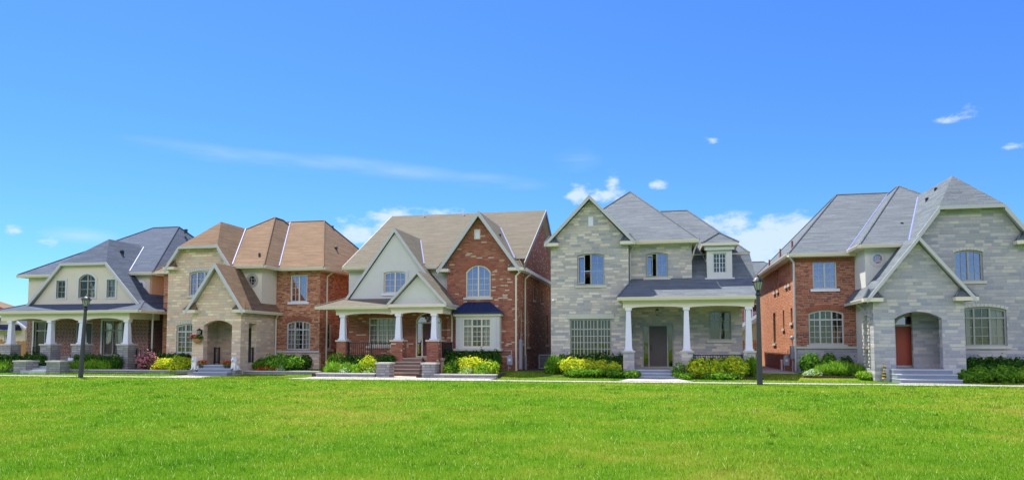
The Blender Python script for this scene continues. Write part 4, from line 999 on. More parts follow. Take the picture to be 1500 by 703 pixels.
# ================================================================== house D: red brick with three front gables
def house_brick():
    h = thing('house', (-12.4, 38, 0), 'red brick house with long taupe roof, three pointed front gables and plum door', 'house', 'houses in a row facing the lawn')
    X0, X1 = -17.45, -7.56
    wy = 37.7; T = front(wy); AX0 = -11.52
    w1 = (-10.46, -9.06, 4.18, 5.95); vent = (-9.98, -9.64, 7.36, 7.90)
    PK = -9.68
    W(h, 'brick_wall', 'brick_mix', T, [(AX0, -.2), (X1, -.2), (X1, 5.76), (PK, 8.65), (AX0, 6.10)], [hole(*w1, .38), hole(*vent), hole(-10.55, -8.8, 1.5, 3.05)])
    window(h, T, *w1, .38, cols=2, grid=(2, 4), pane='glass_sky', frame='cream', sill='sillstone', curtain='full'); lintel_arch(h, T, *w1[:2], w1[3], .38, .34, n=19)
    mb = MB().use('cream'); mb.ring(hole(*vent), hole(vent[0]+.05, vent[1]-.05, vent[2]+.05, vent[3]-.05), -.03, .08, T); mb.use('white'); mb.prism(hole(vent[0]+.05, vent[1]-.05, vent[2]+.05, vent[3]-.05), .02, .06, T); mb.build('gable_vent', h)
    # bay window under a metal roof
    by = 37.25; Bf = front(by); bw = (-10.50, -8.92, 1.46, 3.03)
    m = MB().use('bay_paint'); m.panel(Bf, [(-10.88, 1.40), (-8.46, 1.40), (-8.46, 3.14), (-10.88, 3.14)], [hole(*bw)], .10)
    m.box(-10.88, -10.76, by+.101, wy-.002, 1.40, 3.14); m.box(-8.58, -8.46, by+.101, wy-.002, 1.40, 3.14)
    for a in (-10.82, -10.70, -8.64, -8.52): m.box(a-.02, a+.02, by-.025, by-.001, 1.5, 3.08)
    m.use('cream'); m.box(-10.98, -8.36, by-.1, wy-.002, 3.142, 3.26); m.use('sillstone'); m.box(-10.98, -8.36, by-.1, wy-.002, 1.28, 1.398)
    bay = m.build('bay_window', h); window(bay, Bf, *bw, 0, cols=3, transom=2.60, grid=(2, 4), frame='cream', sill=None, curtain=True, d=.02, fw=.08, grid_mat='cream')
    r = MB(); r.hull([(-11.06, by-.2, 3.265), (-8.28, by-.2, 3.265), (-8.28, wy-.01, 3.265), (-11.06, wy-.01, 3.265), (-11.06, by-.2, 3.34), (-8.28, by-.2, 3.34), (-10.48, wy-.01, 3.92), (-9.08, wy-.01, 3.92)], 'navy', 'navy')
    for i in range(1, 8):
        xa = -11.06 + i*.3475; xb = -10.48 + i*(1.4/8); r.use('navy'); r.cyl((xa, by-.19, 3.35), (xb, wy-.02, 3.93), .018, n=4)
    r.build('bay_roof', bay)
    # lower main wall, porch wall
    K = front(38.0); wp = (-16.22, -14.58, 1.55, 3.12); dr = (-13.42, -11.92, .92, 3.42)
    W(h, 'brick_wall', 'brick_mix', K, [(X0, -.2), (AX0, -.2), (AX0, 3.9), (X0, 3.9)], [hole(*wp), arch_poly(*dr, .42)])
    W(h, 'stucco_wall', 'stucco', K, [(X0, 3.9), (AX0, 3.9), (AX0, 5.9), (X0, 5.9)], t=.2)
    window(h, K, *wp, 0, cols=3, transom=2.72, grid=(2, 4), frame='cream', curtain='full', sill='sillstone')
    f = MB().use('cream'); A_ = arch_poly(*dr, .42); f.ring(A_, arch_poly(*dr, .42, inset=.07), .03, .16, K)
    for a in (-13.05, -12.32): f.box(a-.035, a+.035, .035, .155, .99, 2.80, K)
    f.box(-13.35, -11.99, .033, .157, 2.801, 2.87, K); fr = f.build('door_frame', h)
    d = MB().use('door_plum'); d.box(-13.015, -12.355, .08, .14, .99, 2.80, K); door = d.build('front_door', h)
    for zz in ((1.15, 1.8), (1.95, 2.65)):
        pass
    hb = MB().use('black'); hb.box(-12.96, -12.92, .03, .08, 1.6, 1.95, K); hb.build('handle', door)
    for a, b_ in ((-13.35, -13.085), (-12.285, -11.99)):
        g = MB().use('glass_sky'); g.box(a, b_, .10, .11, .99, 2.80, K); g.build('sidelight', fr)
    g = MB().use('glass_sky'); pl = arch_poly(dr[0]+.06, dr[1]-.06, dr[2], dr[3]-.06, .40)[2:]; g.prism([(dr[1]-.06, 2.87)] + pl + [(dr[0]+.06, 2.87)], .10, .11, K); g.build('fanlight', fr)
    # side walls and gable ends
    F = face_right(X1); sh = [(38.6, 39.1, 1.7, 3.6), (40.6, 41.1, 1.5, 3.6), (42.5, 43.0, 4.3, 5.2), (45.3, 45.8, 4.3, 5.2), (47.2, 48, 1.6, 3.6)]
    W(h, 'side_wall', 'brick_mix', F, [(37.901, -.2), (52.2, -.2), (52.2, 5.75), (45.1, 9.85), (37.901, 5.75)], [hole(*q) for q in sh])
    for q in sh: window(h, F, *q, 0, cols=1, grid=(2, 3), frame='cream', fw=.05)
    W(h, 'side_wall', 'brick_mix', face_left(X0), [(38.201, -.2), (52.2, -.2), (52.2, 5.75), (45.1, 9.85), (38.201, 5.75)])
    B(h, 'rear_wall', 'brick_mix', (X0+.2, X1-.2, 52.0, 52.2, -.2, 5.75))
    # stucco gable over the porch
    Yg = 36.95; G = front(Yg); gw = (-14.90, -13.62, 4.42, 5.62); GC = -14.28
    W(h, 'gable_wall', 'stucco', G, [(-16.95, 4.08), (-11.6, 4.08), (GC, 7.72)], [hole(*gw, .08)], t=.15)
    window(h, G, *gw, .08, cols=2, grid=(2, 3), pane='glass_sky', frame='cream', sill='white', trim='bay_paint', d=.03, open_first=False)
    # roofs
    top, sd = 'shingle_taupe', 'cream'; r = MB()
    r.slab([(-17.65, 37.6, 6.0), (-11.75, 37.6, 6.0), (-11.75, 45.1, 10.22), (-17.65, 45.1, 10.22)], .18, top, sd)
    r.slab([(-11.749, 38.5, 6.506), (-7.2, 38.5, 6.506), (-7.2, 45.1, 10.22), (-11.749, 45.1, 10.22)], .18, top, sd)
    r.slab([(-17.65, 52.6, 6.0), (-17.65, 45.1, 10.22), (-7.2, 45.1, 10.22), (-7.2, 52.6, 6.0)], .18, top, sd)
    r.use('cream'); r.box(-17.5, -11.5, 37.62, 37.99, 5.78, 5.84)
    r.build('main_roof', h)
    for X in (-7.2, -17.69):
        bb = MB().use('edge')
        bb.prism([(37.6, 6.01), (45.1, 10.23), (52.6, 6.01), (52.6, 5.74), (45.1, 9.96), (37.6, 5.74)], 0, .04, lambda u, d, z, X=X: (X+d, u, z)); bb.build('barge_board', h)
    sk = MB().use('white'); sk.box(X1, -7.2, 38.1, 52.4, 5.62, 5.70); sk.box(-7.22, -7.16, 38.1, 52.4, 5.60, 5.78); sk.build('side_eave', h)
    r = MB(); gable_roof(r, PK, 2.28, 5.72, 8.86, 37.35, 43.5, 0, 0, top, sd)
    rake(r.use('rake'), [(PK-2.28, 5.72), (PK, 8.86), (PK+2.28, 5.72)], .17, .06, 37.29)
    eave_return(r, PK-2.35, PK-1.65, 37.29, 37.69, 5.74, top, sd); eave_return(r, PK+1.65, PK+2.5, 37.29, 37.69, 5.74, top, sd); r.build('brick_gable_roof', h)
    r = MB(); gable_roof(r, GC, 2.95, 3.98, 8.0, 36.85, 41.5, 0, 0, top, sd); rake(r.use('trim_grey'), [(GC-2.95, 3.98), (GC, 8.0), (GC+2.95, 3.98)], .14, .04, 36.81); r.build('stucco_gable_roof', h)
    r = MB()
    r.hull([(-18.25, 35.6, 3.66), (-10.95, 35.6, 3.66), (-10.95, 35.6, 3.52), (-18.25, 35.6, 3.52), (-18.25, 38, 3.66), (-18.25, 38, 3.52), (-10.95, 37.69, 3.66), (-10.95, 37.69, 3.52), (-17.2, 37.0, 4.15), (-11.55, 37.0, 4.15), (-17.2, 38, 4.15), (-11.55, 37.69, 4.15)], top, sd)
    r.build('porch_roof', h)
    EC = -12.42; E_ = front(35.5)
    r = MB(); gable_roof(r, EC, 1.62, 3.74, 5.46, 35.25, 38.0, 0, 0, top, sd); rake(r.use('rake'), [(EC-1.62, 3.74), (EC, 5.46), (EC+1.62, 3.74)], .12, .04, 35.21)
    r.use('cream'); r.box(EC-1.6, EC+1.6, 35.22, 35.499, 3.56, 3.72); r.build('entrance_roof', h)
    W(h, 'entrance_gable', 'stucco', E_, [(EC-1.45, 3.722), (EC+1.45, 3.722), (EC, 5.22)], t=.12)
    gutter(h, (-14.05, 35.6, 3.64), (-18.25, 35.6, 3.64)); gutter(h, (-10.95, 37.69, 3.64), (-10.95, 35.6, 3.64)); gutter(h, (-14.2, 37.6, 5.98), (-17.65, 37.6, 5.98))
    beam(h, -17.18, -13.95, 35.85, 36.15, 3.20, 3.52, ((-16.6, -14.0),), rise=.08); beam(h, -13.90, -11.08, 35.50, 35.80, 3.22, 3.56, ((-13.35, -11.75),), rise=.08)
    B(h, 'beam', 'cream', (-17.18, -16.9, 36.151, 37.99, 3.24, 3.52)); B(h, 'beam', 'cream', (-11.38, -11.10, 35.801, 37.69, 3.24, 3.52))
    B(h, 'porch_ceiling', 'cream', (-16.9, -13.92, 36.151, 37.99, 3.44, 3.50), (-13.918, -11.39, 35.801, 37.99, 3.44, 3.50))
    column(h, -16.82, 36.0, -.1, 3.20, 0, zped=1.86, bw=.16, tw=.115, pmat='brick_mix', pw=.26); column(h, -13.52, 35.65, -.1, 3.22, 0, zped=1.86, bw=.16, tw=.115, pmat='brick_mix', pw=.32); column(h, -11.56, 35.65, -.1, 3.22, 0, zped=1.86, bw=.16, tw=.115, pmat='brick_mix', pw=.32)
    B(h, 'porch_floor', 'step_brown', (-17.1, -11.1, 35.7, 37.99, .80, .92), (-17.05, -11.15, 35.78, 37.99, -.1, .80))
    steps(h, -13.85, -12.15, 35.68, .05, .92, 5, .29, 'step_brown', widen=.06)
    railing(h, (-16.53, 36.0), (-13.86, 36.0), .94, 1.74); railing(h, (-11.2, 35.95), (-11.2, 37.6), .94, 1.74)
    lantern(h, -12.35, 36.9, 3.02, 1.0); lantern(h, -15.6, 36.9, 3.12, .6)
    downspout(h, [(-10.98, 37.5, 3.5), (-11.2, 37.62, 3.25), (-11.2, 37.62, .3)], 'cream', .05)
    downspout(h, [(-7.3, 37.5, 5.6), (-7.64, 37.62, 5.3), (-7.64, 37.62, .2)], 'cream', .05); downspout(h, [(-7.2, 39.6, 5.6), (-7.5, 39.5, 5.3), (-7.5, 39.5, .3)], 'cream', .05)
    for x in (-16.0, -12.9, -15.6): pass
    for x in (-15.3, -12.6): pipe_vent(h, x, 44.8, 10.05, .28, 'white')
    roof_vent(h, -8.85, 39.0, 7.75, .10)
    PM = plane3((-17, 37.6, 6.0), (-8, 37.6, 6.0), (-8, 45.1, 10.22))
    valley_between(h, PM, plane3((PK+2.28, 37, 5.72), (PK+2.28, 40, 5.72), (PK, 40, 8.86)), 6.3, 8.7); valley_between(h, PM, plane3((GC+2.95, 37, 3.98), (GC+2.95, 40, 3.98), (GC, 40, 8.0)), 6.05, 7.85)
    return h

# ================================================================== house E: slate roof porch house, far left
def house_slate():
    h = thing('house', (-34.5, 38, 0), 'slate blue roofed house with cream stucco gable and four column porch', 'house', 'houses in a row facing the lawn')
    Yg = 36.95; G = front(Yg)
    XC = -34.05; 
    gm = (-34.48, -33.32, 4.42, 5.86); gl = (-36.06, -35.42, 4.42, 5.50); gr = (-32.50, -31.92, 4.42, 5.50)
    W(h, 'gable_wall', 'stucco_warm', G, [(-37.75, 4.0), (-30.25, 4.0), (-32.45, 6.42), (-35.62, 6.42)], [hole(*gm, .30), hole(*gl), hole(*gr)], t=.2)
    for q, rs, c in ((gm, .30, 2), (gl, 0, 1), (gr, 0, 1)):
        window(h, G, *q, rs, cols=c, grid=(2, 3) if c == 1 else (1, 2), pane='glass', frame='trim_dark', sill=None, trim='bay_paint', d=.04, fw=.06, transom=5.45 if c == 2 else None)
    K = front(38.4); BX0, BX1 = -39.6, -30.75
    wl = (-39.05, -37.55, .95, 3.08); wr = (-34.0, -32.65, .95, 3.10); dr = (-35.95, -34.75, .55, 3.0)
    W(h, 'brick_wall', 'brick_dark', K, [(BX0, -.2), (BX1, -.2), (BX1, 3.9), (BX0, 3.9)], [hole(*wl), hole(*wr), hole(*dr)])
    W(h, 'stucco_wall', 'stucco_warm', K, [(BX0, 3.9), (BX1, 3.9), (BX1, 5.9), (BX0, 5.9)], [oval(-31.35, 5.22, .22, .26)])
    oct_window(h, K, oval, -31.35, 5.22, .22, .26, 'white', 'glass_sky')
    B(h, 'brick_wall', 'brick_dark', (BX1-.2, BX1, 38.601, 50.5, -.2, 3.899), (BX0, BX0+.2, 38.601, 50.5, -.2, 3.899), (BX0, BX1, 50.5, 50.7, -.2, 5.9))
    B(h, 'side_wall', 'stucco_peach', (BX1-.2, BX1, 38.601, 50.5, 3.9, 5.9), (BX0, BX0+.2, 38.601, 50.5, 3.9, 5.9))
    for q in (wl, wr): window(h, K, *q, 0, cols=2, transom=2.5, grid=(1, 1), frame='trim_dark', sill='sillstone', trim='bay_paint', curtain='full')
    d = MB().use('door_brown'); d.box(dr[0]+.36, dr[1]-.06, .08, .14, .61, 2.9, K); d.build('front_door', h)
    f = MB().use('trim_grey'); f.ring(hole(*dr), arch_poly(*dr, 0, inset=.06), .03, .16, K); f.box(dr[0]+.30, dr[0]+.36, .035, .155, .61, 2.94, K); f.build('door_frame', h)
    B(h, 'porch_floor', 'step_grey', (-38.7, -29.9, 35.7, 38.39, .42, .55), (-38.6, -30, 35.8, 38.39, -.1, .42))
    B(h, 'porch_wall', 'stone_low', (-36.9, -36.1, 38.2, 38.38, .55, .95), (-34.2, -30.9, 38.2, 38.38, .55, .95))
    cs = [-38.22, -35.42, -33.25, -30.2]
    for x in cs: column(h, x, 36.0, -.1, 3.03, 0, zped=1.66, pmat='stone_low', pw=.36, bw=.165, tw=.11)
    beam(h, -38.85, -29.98, 35.85, 36.15, 3.03, 3.46, [(a+.3, b-.3) for a, b in zip(cs[:-1], cs[1:])], mat='cream', rise=.13)
    B(h, 'beam', 'cream', (-30.3, -29.98, 36.151, 38.39, 3.10, 3.46)); B(h, 'beam', 'cream', (-38.85, -38.55, 36.151, 38.39, 3.1, 3.46)); B(h, 'porch_ceiling', 'cream', (-38.54, -30.31, 36.151, 38.39, 3.36, 3.42))
    top, sd = 'shingle_slate', 'cream'; r = MB()
    r.hull([(-39.3, 35.6, 3.60), (-29.15, 35.6, 3.60), (-39.3, 35.6, 3.46), (-29.15, 35.6, 3.46), (-39.3, 38.4, 3.60), (-39.3, 38.4, 3.46), (-29.15, 38.4, 3.60), (-29.15, 38.4, 3.46), (-37.9, 37.1, 4.12), (-30.1, 37.1, 4.12), (-37.9, 38.4, 4.12), (-30.1, 38.4, 4.12)], top, sd)
    r.build('porch_roof', h)
    r = MB(); ZR, JW, HW = 8.25, 1.6, 3.95; zj = gable_roof(r, XC, HW, 4.02, ZR, 36.75, 41.5, JW, 2.0, top, sd)
    rake(r.use('trim_grey'), [(XC-HW, 4.02), (XC-JW, zj), (XC+JW, zj), (XC+HW, 4.02)], .16, .05, 36.70); r.build('gable_roof', h)
    r = MB(); r.hull([(x, y, zz) for x, y in ((-40.15, 38.1), (-30.35, 38.1), (-30.35, 51), (-40.15, 51)) for zz in (6.04, 5.88)] + [(-35.85, 45, 10.02), (-33.79, 45, 10.02)], top, sd); r.build('main_roof', h)
    r = MB(); r.slab([(-29.2, 36.9, 3.62), (-29.2, 40.5, 3.62), (-30.74, 40.5, 4.5), (-30.74, 36.9, 4.5)], .12, top, sd); r.build('side_roof', h)
    gutter(h, (-29.15, 35.6, 3.58), (-39.3, 35.6, 3.58)); gutter(h, (-29.15, 38.4, 3.58), (-29.15, 35.6, 3.58)); gutter(h, (-30.35, 38.1, 6.0), (-33.5, 38.1, 6.0)); gutter(h, (-30.35, 51, 6.0), (-30.35, 38.1, 6.0)); gutter(h, (-37.6, 38.1, 6.0), (-40.15, 38.1, 6.0))
    downspout(h, [(-29.25, 36.9, 3.4), (-29.6, 37.3, 3.15), (-29.6, 37.3, .2)], 'sillstone', .05)
    railing(h, (-29.75, 36.2), (-29.3, 37.2), .3, 1.35)
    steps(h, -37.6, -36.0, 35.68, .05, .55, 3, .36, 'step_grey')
    valley_between(h, plane3((-40, 38.1, 6.04), (-30, 38.1, 6.04), (-33.79, 45, 10.02)), plane3((XC+HW, 37, 4.02), (XC+HW, 40, 4.02), (XC, 40, ZR)), 6.1, 8.1)
    roof_vent(h, -33.2, 38.9, 7.45, .12); roof_vent(h, -33.2, 45, 9.75, .12)
    return h

hA = house_grey_stone(); hB = house_orange_door(); hC = house_tan(); hD = house_brick(); hE = house_slate()
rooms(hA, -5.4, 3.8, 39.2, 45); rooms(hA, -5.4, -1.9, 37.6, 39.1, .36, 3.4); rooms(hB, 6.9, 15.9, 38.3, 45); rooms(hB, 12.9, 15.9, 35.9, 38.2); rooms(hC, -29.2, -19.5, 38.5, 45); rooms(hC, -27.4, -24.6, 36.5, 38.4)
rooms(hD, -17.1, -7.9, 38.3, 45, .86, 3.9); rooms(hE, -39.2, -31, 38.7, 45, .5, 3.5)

# ------------------------------------------------------------------ houses and fences glimpsed behind
def far_house_left():
    h = thing('house', (-56, 52, 0), 'small cream stucco house behind a cedar fence at the far left', 'house')
    Y = 49.5; x0, x1 = -65.3, -52.6; T = front(Y); w = (-55.4, -54.2, 1.4, 2.7)
    W(h, 'wall', 'stucco_warm', T, [(x0, -.2), (x1, -.2), (x1, 4.35), (-59, 6.1), (x0, 4.35)], [hole(*w)]); window(h, T, *w, 0, cols=2, grid=(2, 3), frame='cream')
    B(h, 'side_wall', 'stucco_warm', (x1-.2, x1, Y+.201, 50.8, -.2, 4.35), (x0, x0+.2, Y+.201, 50.8, -.2, 4.35), (x0, x1, 50.8, 51, -.2, 4.35))
    r = MB(); gable_roof(r, -59, 6.9, 4.4, 6.3, Y-.4, 51, 0, 0, 'shingle_tan', 'cream'); rake(r.use('brickedge'), [(-65.9, 4.4), (-59, 6.3), (-52.1, 4.4)], .2, .05, Y-.46); r.build('roof', h)
    Z = Y-2.5; T2 = front(Z); w2 = (-50.55, -49.65, 1.5, 2.45)
    W(h, 'porch_wall', 'stucco_warm', T2, [(-55.5, -.2), (-48.6, -.2), (-48.6, 3.0), (-50.2, 4.0), (-51.8, 3.0), (-55.5, 3.0)], [hole(*w2)]); window(h, T2, *w2, 0, cols=2, grid=(1, 2), frame='white', pane='glass')
    B(h, 'porch_side', 'stucco_warm', (-48.8, -48.6, Z+.201, 51.8, -.2, 3.0), (-55.5, -55.3, Z+.201, Y-.01, -.2, 3.0), (-52.59, -48.8, 51.6, 51.8, -.2, 3.0))
    r = MB(); gable_roof(r, -50.2, 2.0, 2.95, 4.15, Z-.3, 52, 0, 0, 'shingle_slate', 'cream'); rake(r.use('white'), [(-52.2, 2.95), (-50.2, 4.15), (-48.2, 2.95)], .15, .05, Z-.36)
    r.slab([(-55.8, Z-.4, 2.9), (-52.1, Z-.4, 2.9), (-52.1, Y, 4.3), (-55.8, Y, 4.3)], .14, 'shingle_slate', 'cream'); r.build('porch_roof', h)
    r = MB(); r.hull([(-51.4, Z-.9, 2.72), (-48.9, Z-.9, 2.72), (-48.9, Z-.01, 2.72), (-51.4, Z-.01, 2.72), (-51.1, Z-.01, 3.2), (-49.2, Z-.01, 3.2)], 'navy', 'cream'); r.build('awning_roof', h)
far_house_left()
def far_house_gap():
    h = thing('house', (6.5, 66, 0), 'far brick house with grey shingle roof seen in the gap behind the lamp post', 'house')
    Y = 62.0; T = front(Y); w = (6.7, 8.0, 3.5, 5.0)
    W(h, 'wall', 'brick_red', T, [(2, -.2), (13, -.2), (13, 5.4), (2, 5.4)], [hole(*w)]); window(h, T, *w, 0, cols=2, grid=(1, 1), frame='white', pane='glass_sky')
    B(h, 'side_wall', 'brick_red', (2, 2.2, Y+.201, 72, -.2, 5.4), (12.8, 13, Y+.201, 72, -.2, 5.4), (2, 13, 72, 72.2, -.2, 5.4))
    r = MB(); r.hull([(x, y, zz) for x, y in ((1.6, Y-.4), (13.4, Y-.4), (13.4, 72.6), (1.6, 72.6)) for zz in (5.5, 5.35)] + [(5.8, 67, 9.0), (9.0, 67, 9.0)], 'shingle_grey', 'cream'); r.build('roof', h)
    g = thing('garage', (6.4, 56, 0), 'white gabled garage end standing between the grey stone house and the orange brick side wall', 'garage')
    r = MB(); gable_roof(r, 8.2, 3.2, 2.4, 4.6, 54.6, 60, 0, 0, 'shingle_grey', 'white'); rake(r.use('white'), [(5.0, 2.4), (8.2, 4.6), (11.4, 2.4)], .25, .05, 54.55); r.build('roof', g)
    W(g, 'wall', 'stucco', front(55), [(5.3, -.2), (11.1, -.2), (11.1, 2.3), (8.2, 4.3), (5.3, 2.3)]); B(g, 'side_wall', 'stucco', (5.3, 5.5, 55.201, 60, -.2, 2.3), (10.9, 11.1, 55.201, 60, -.2, 2.3), (5.3, 11.1, 60, 60.2, -.2, 2.3))
far_house_gap()
def fence(x0, x1, Y, h, label, name='fence'):
    f = thing(name, ((x0+x1)/2, Y, 0), label, 'fence'); mb = MB().use('wood'); n = int((x1-x0)/.15)
    for i in range(n): a = x0 + (x1-x0)*i/n; mb.box(a+.008, a+.135, Y, Y+.02, .1, h-.02*(i % 3))
    mb.build('boards', f); rl = MB().use('wood'); rl.box(x0, x1, Y+.021, Y+.06, .35, .44); rl.box(x0, x1, Y+.021, Y+.06, h-.35, h-.26); rl.build('rails', f)
    k = max(1, int((x1-x0)/2.4))
    for i in range(k+1): p = MB().use('wood'); x = x0 + (x1-x0)*i/k; p.box(x-.05, x+.05, Y+.061, Y+.16, -.2, h+.12); p.build('post', f)
fence(-52, -39.9, 43.5, 1.9, 'cedar board fence beside the slate roofed house at the far left')
fence(4.15, 6.5, 51.6, 1.95, 'brown cedar fence closing the gap beside the orange brick wall')

# ------------------------------------------------------------------ paths and beds
flat('path', [(-41.0, 31.66), (-38.2, 31.66), (-36.2, 33.6), (-38.0, 33.6)], -.05, .085, 'concrete')
flat('path', [(-24.6, 31.66), (-21.7, 31.66), (-21.95, 33.35), (-23.9, 33.35)], -.05, .085, 'concrete')
flat('path', [(-1.9, 31.66), (1.3, 31.66), (.72, 34.1), (-1.5, 34.1)], -.05, .085, 'concrete')
flat('path', [(-16.9, 31.66), (-7.7, 31.66), (-7.7, 32.95), (-16.9, 32.95)], -.05, .083, 'concrete')
flat('path', [(9.3, 31.66), (12.6, 31.66), (12.0, 32.4), (9.65, 32.4)], -.05, .085, 'concrete')
flat('path', [(-13.75, 32.95), (-11.6, 32.95), (-12.1, 34.6), (-13.9, 34.6)], -.05, .10, 'step_brown')
flat('side_yard', [(-7.5, 37.5), (-5.75, 37.5), (-5.75, 60), (-7.5, 60)], .1, .14, 'soil')
flat('side_yard', [(4.2, 37.0), (6.45, 37.0), (6.45, 51), (4.2, 51)], .1, .14, 'concrete')
for nm, (a, b_, c, d_) in enumerate([(-41, -28.9, 35.03, 35.8), (-28.8, -24.7, 35.05, 37.8), (-21.9, -19.3, 35.05, 37.9), (-17.2, -13.95, 33.26, 37.6), (-11.7, -7.8, 33.26, 37.6), (-5.9, -1.6, 34.7, 37.25), (.9, 4.6, 34.5, 35.9), (6.4, 9.1, 35.2, 37.9), (12.8, 20, 33.9, 35.5)]):
    flat('garden_bed', [(a, c), (b_, c), (b_, d_), (a, d_)], -.02, {34.7: .10, 34.5: .09, 33.9: .08}.get(c, .20), 'soil')
PATHS = [(-40.2, -36.5, 31.8, 35), (-24.5, -21.8, 31.8, 34.5), (-16.9, -7.7, 31.8, 33.3), (-1.7, 1.1, 31.8, 35.3), (9.4, 12.5, 31.8, 34.4), (12.75, 30, 33.9, 36.8), (-5.9, -1.7, 34.75, 37), (.85, 4.7, 34.55, 37), (6.4, 9.2, 35.2, 37)]
grass()

def low_wall(x0, x1, Y, z0, z1, label, d=.3, px=None):
    mb = MB().use('stone_low'); mb.box(x0, x1, Y, Y+d, z0, z1-.06); mb.use('sillstone'); mb.box(x0-.02, x1+.02, Y-.03, Y+d+.03, z1-.059, z1)
    return tag(mb.build('garden_wall'), label, 'wall', 'low garden walls')
low_wall(-48, at(22, 34.3), 34.72, -.1, .235, 'low grey stone garden wall at the far left edge')
low_wall(at(86, 34.3), at(234, 34.3), 34.72, -.1, .235, 'low grey garden wall in front of the bright ferns')
low_wall(at(236, 34.4), at(279, 34.4), 34.74, -.1, .235, 'short low wall in front of the yellow bush by the left lion')
low_wall(at(346, 34.4), at(462, 34.4), 34.74, -.1, .235, 'low wall below the green bush of the tan roofed house')
low_wall(at(464, 33), at(549, 33), 32.95, -.1, .22, 'low grey wall left of the brick house steps')
low_wall(at(637, 33), at(727, 33), 32.95, -.1, .22, 'low grey wall right of the brick house steps')
def pillar(px0, px1, Y, z1, label):
    x0, x1 = at(px0, Y), at(px1, Y); mb = MB().use('stone_low'); mb.box(x0, x1, Y, Y+(x1-x0), -.1, z1-.08)
    p = thing('stone_pillar', ((x0+x1)/2, Y, 0), label, 'pillar', 'squat stone pillars beside the steps')
    mb.build('shaft', p); c = MB().use('sillstone'); c.box(x0-.05, x1+.05, Y-.05, Y+(x1-x0)+.05, z1-.079, z1); c.build('cap', p)
pillar(20, 38, 34.0, .72, 'squat grey stone pillar left of the far left steps')
pillar(68, 88, 34.0, .72, 'squat grey stone pillar just left of the leaning lamp post')
pillar(551, 570, 33.05, .74, 'squat stone pillar left of the brown steps')
pillar(618, 637, 33.05, .74, 'squat stone pillar right of the brown steps')
wk = MB().use('step_grey')
for i in range(3): wk.box(at(38, 34.3)+.02, at(67, 34.3)+.35, 33.95+i*.5, 34.5+i*.5+.6, -.05+.002*i, .06+.11*(i+1))
tag(wk.build('garden_steps'), 'grey stone steps between two squat pillars in front of the slate roofed house', 'steps')

# ------------------------------------------------------------------ lamp posts
def lamp():
    l = thing('street_lamp', (0, 0, 0), 'upright dark lamp post with a glass lantern, in front of the grey stone house', 'street lamp', 'lamp posts along the path')
    p = MB().use('post'); n = 8
    p.lathe(0, 0, [(.115, -.1), (.115, .0), (.106, 1.2), (.09, 2.5), (.072, 3.75)], 12); p.build('pole', l, smooth=False)
    c = MB().use('black'); c.lathe(0, 0, [(.10, 3.68), (.11, 3.72), (.085, 3.80), (.06, 3.84), (.09, 3.88), (.12, 3.90)], 12); c.build('collar', l)
    g = MB().use('lamp_glass'); g.lathe(0, 0, [(.10, 3.905), (.19, 4.24)], 8, rot=math.pi/8); g.build('lantern_glass', l)
    f = MB().use('black')
    for k in range(8):
        a = math.pi/8 + k*math.pi/4; f.cyl((.102*math.cos(a), .102*math.sin(a), 3.905), (.193*math.cos(a), .193*math.sin(a), 4.24), .012, n=4)
    fr = f.build('lantern_frame', l)
    b = MB().use('white'); b.lathe(0, 0, [(.03, 3.92), (.035, 4.0), (.05, 4.06), (.045, 4.15), (.02, 4.19)], 8); b.build('bulb', fr)
    t = MB().use('black'); t.lathe(0, 0, [(.23, 4.241), (.24, 4.27), (.17, 4.36), (.10, 4.42), (.05, 4.45), (.03, 4.47), (.045, 4.50), (.03, 4.535), (.005, 4.55)], 12); t.build('lantern_cap', l)
    return l
la = lamp(); la.location = (at(1113, 30.35, 560), 30.35, .0); la.scale = (1, 1, .975)
lb = copy_tree(la); lb.location = (at(118, 30.35, 552), 30.35, 0); lb.rotation_euler = (0, rad(2.6), 0); lb.scale = (1, 1, .90)
lb['label'] = 'leaning dark lamp post with a glass lantern, in front of the slate roofed house'

# ------------------------------------------------------------------ plants
G1 = 'clipped shrubs and perennials in the front gardens'
DK, GR, LM, YL = 'leaf_dark', 'leaf_green', 'leaf_lime', 'leaf_yellow'
# far left house
hedge('dark clipped hedge left of the far left steps', -6, 34, 35.1, 1.05, n=2600)
hedge('dark clipped hedge under the porch between the first two columns', 36, 66, 35.5, 1.05, n=2000)
shrub('pale green fern clump left of the first stone pillar', 10, 34.7, 30, .72, [LM, GR], [.6, .4], 900, .06, name='fern', cat='fern', blade=True)
shrub('fern clump behind the gap between the two far left pillars', 44, 34.95, 16, .6, [GR, LM], [.7, .3], 500, .05, name='fern', cat='fern', blade=True)
hedge('long dark hedge behind the ferns right of the leaning lamp', 108, 176, 35.35, 1.02, n=4200)
for i, (px, w, z) in enumerate(((97, 22, .62), (118, 26, .70), (141, 26, .78), (156, 20, .66))):
    shrub(['small lime fern left of the leaning lamp post', 'lime fern right behind the leaning lamp post', 'tallest lime fern before the long dark hedge', 'rightmost lime fern before the porch corner column'][i],
          px, 35.15, w, z, [LM, GR], [.65, .35], 1200, .07, name='fern', cat='fern', blade=True, group='ferns by the porch')
x = at(105, 35.2); pl = MB().use('white'); pl.lathe(x, 35.2, [(.14, .55), (.19, .62), (.20, .85), (.17, .86), (.15, .8)], 14); tag(pl.build('flower_pot'), 'white round planter standing among the ferns by the left porch', 'planter')
shrub('pink flowering shrub with purple leaves at the porch corner', 216, 35.3, 27, 1.18, ['leaf_plum', 'petal_pink', GR], [.36, .54, .1], 1400, .055, name='rhododendron', cat='shrub')
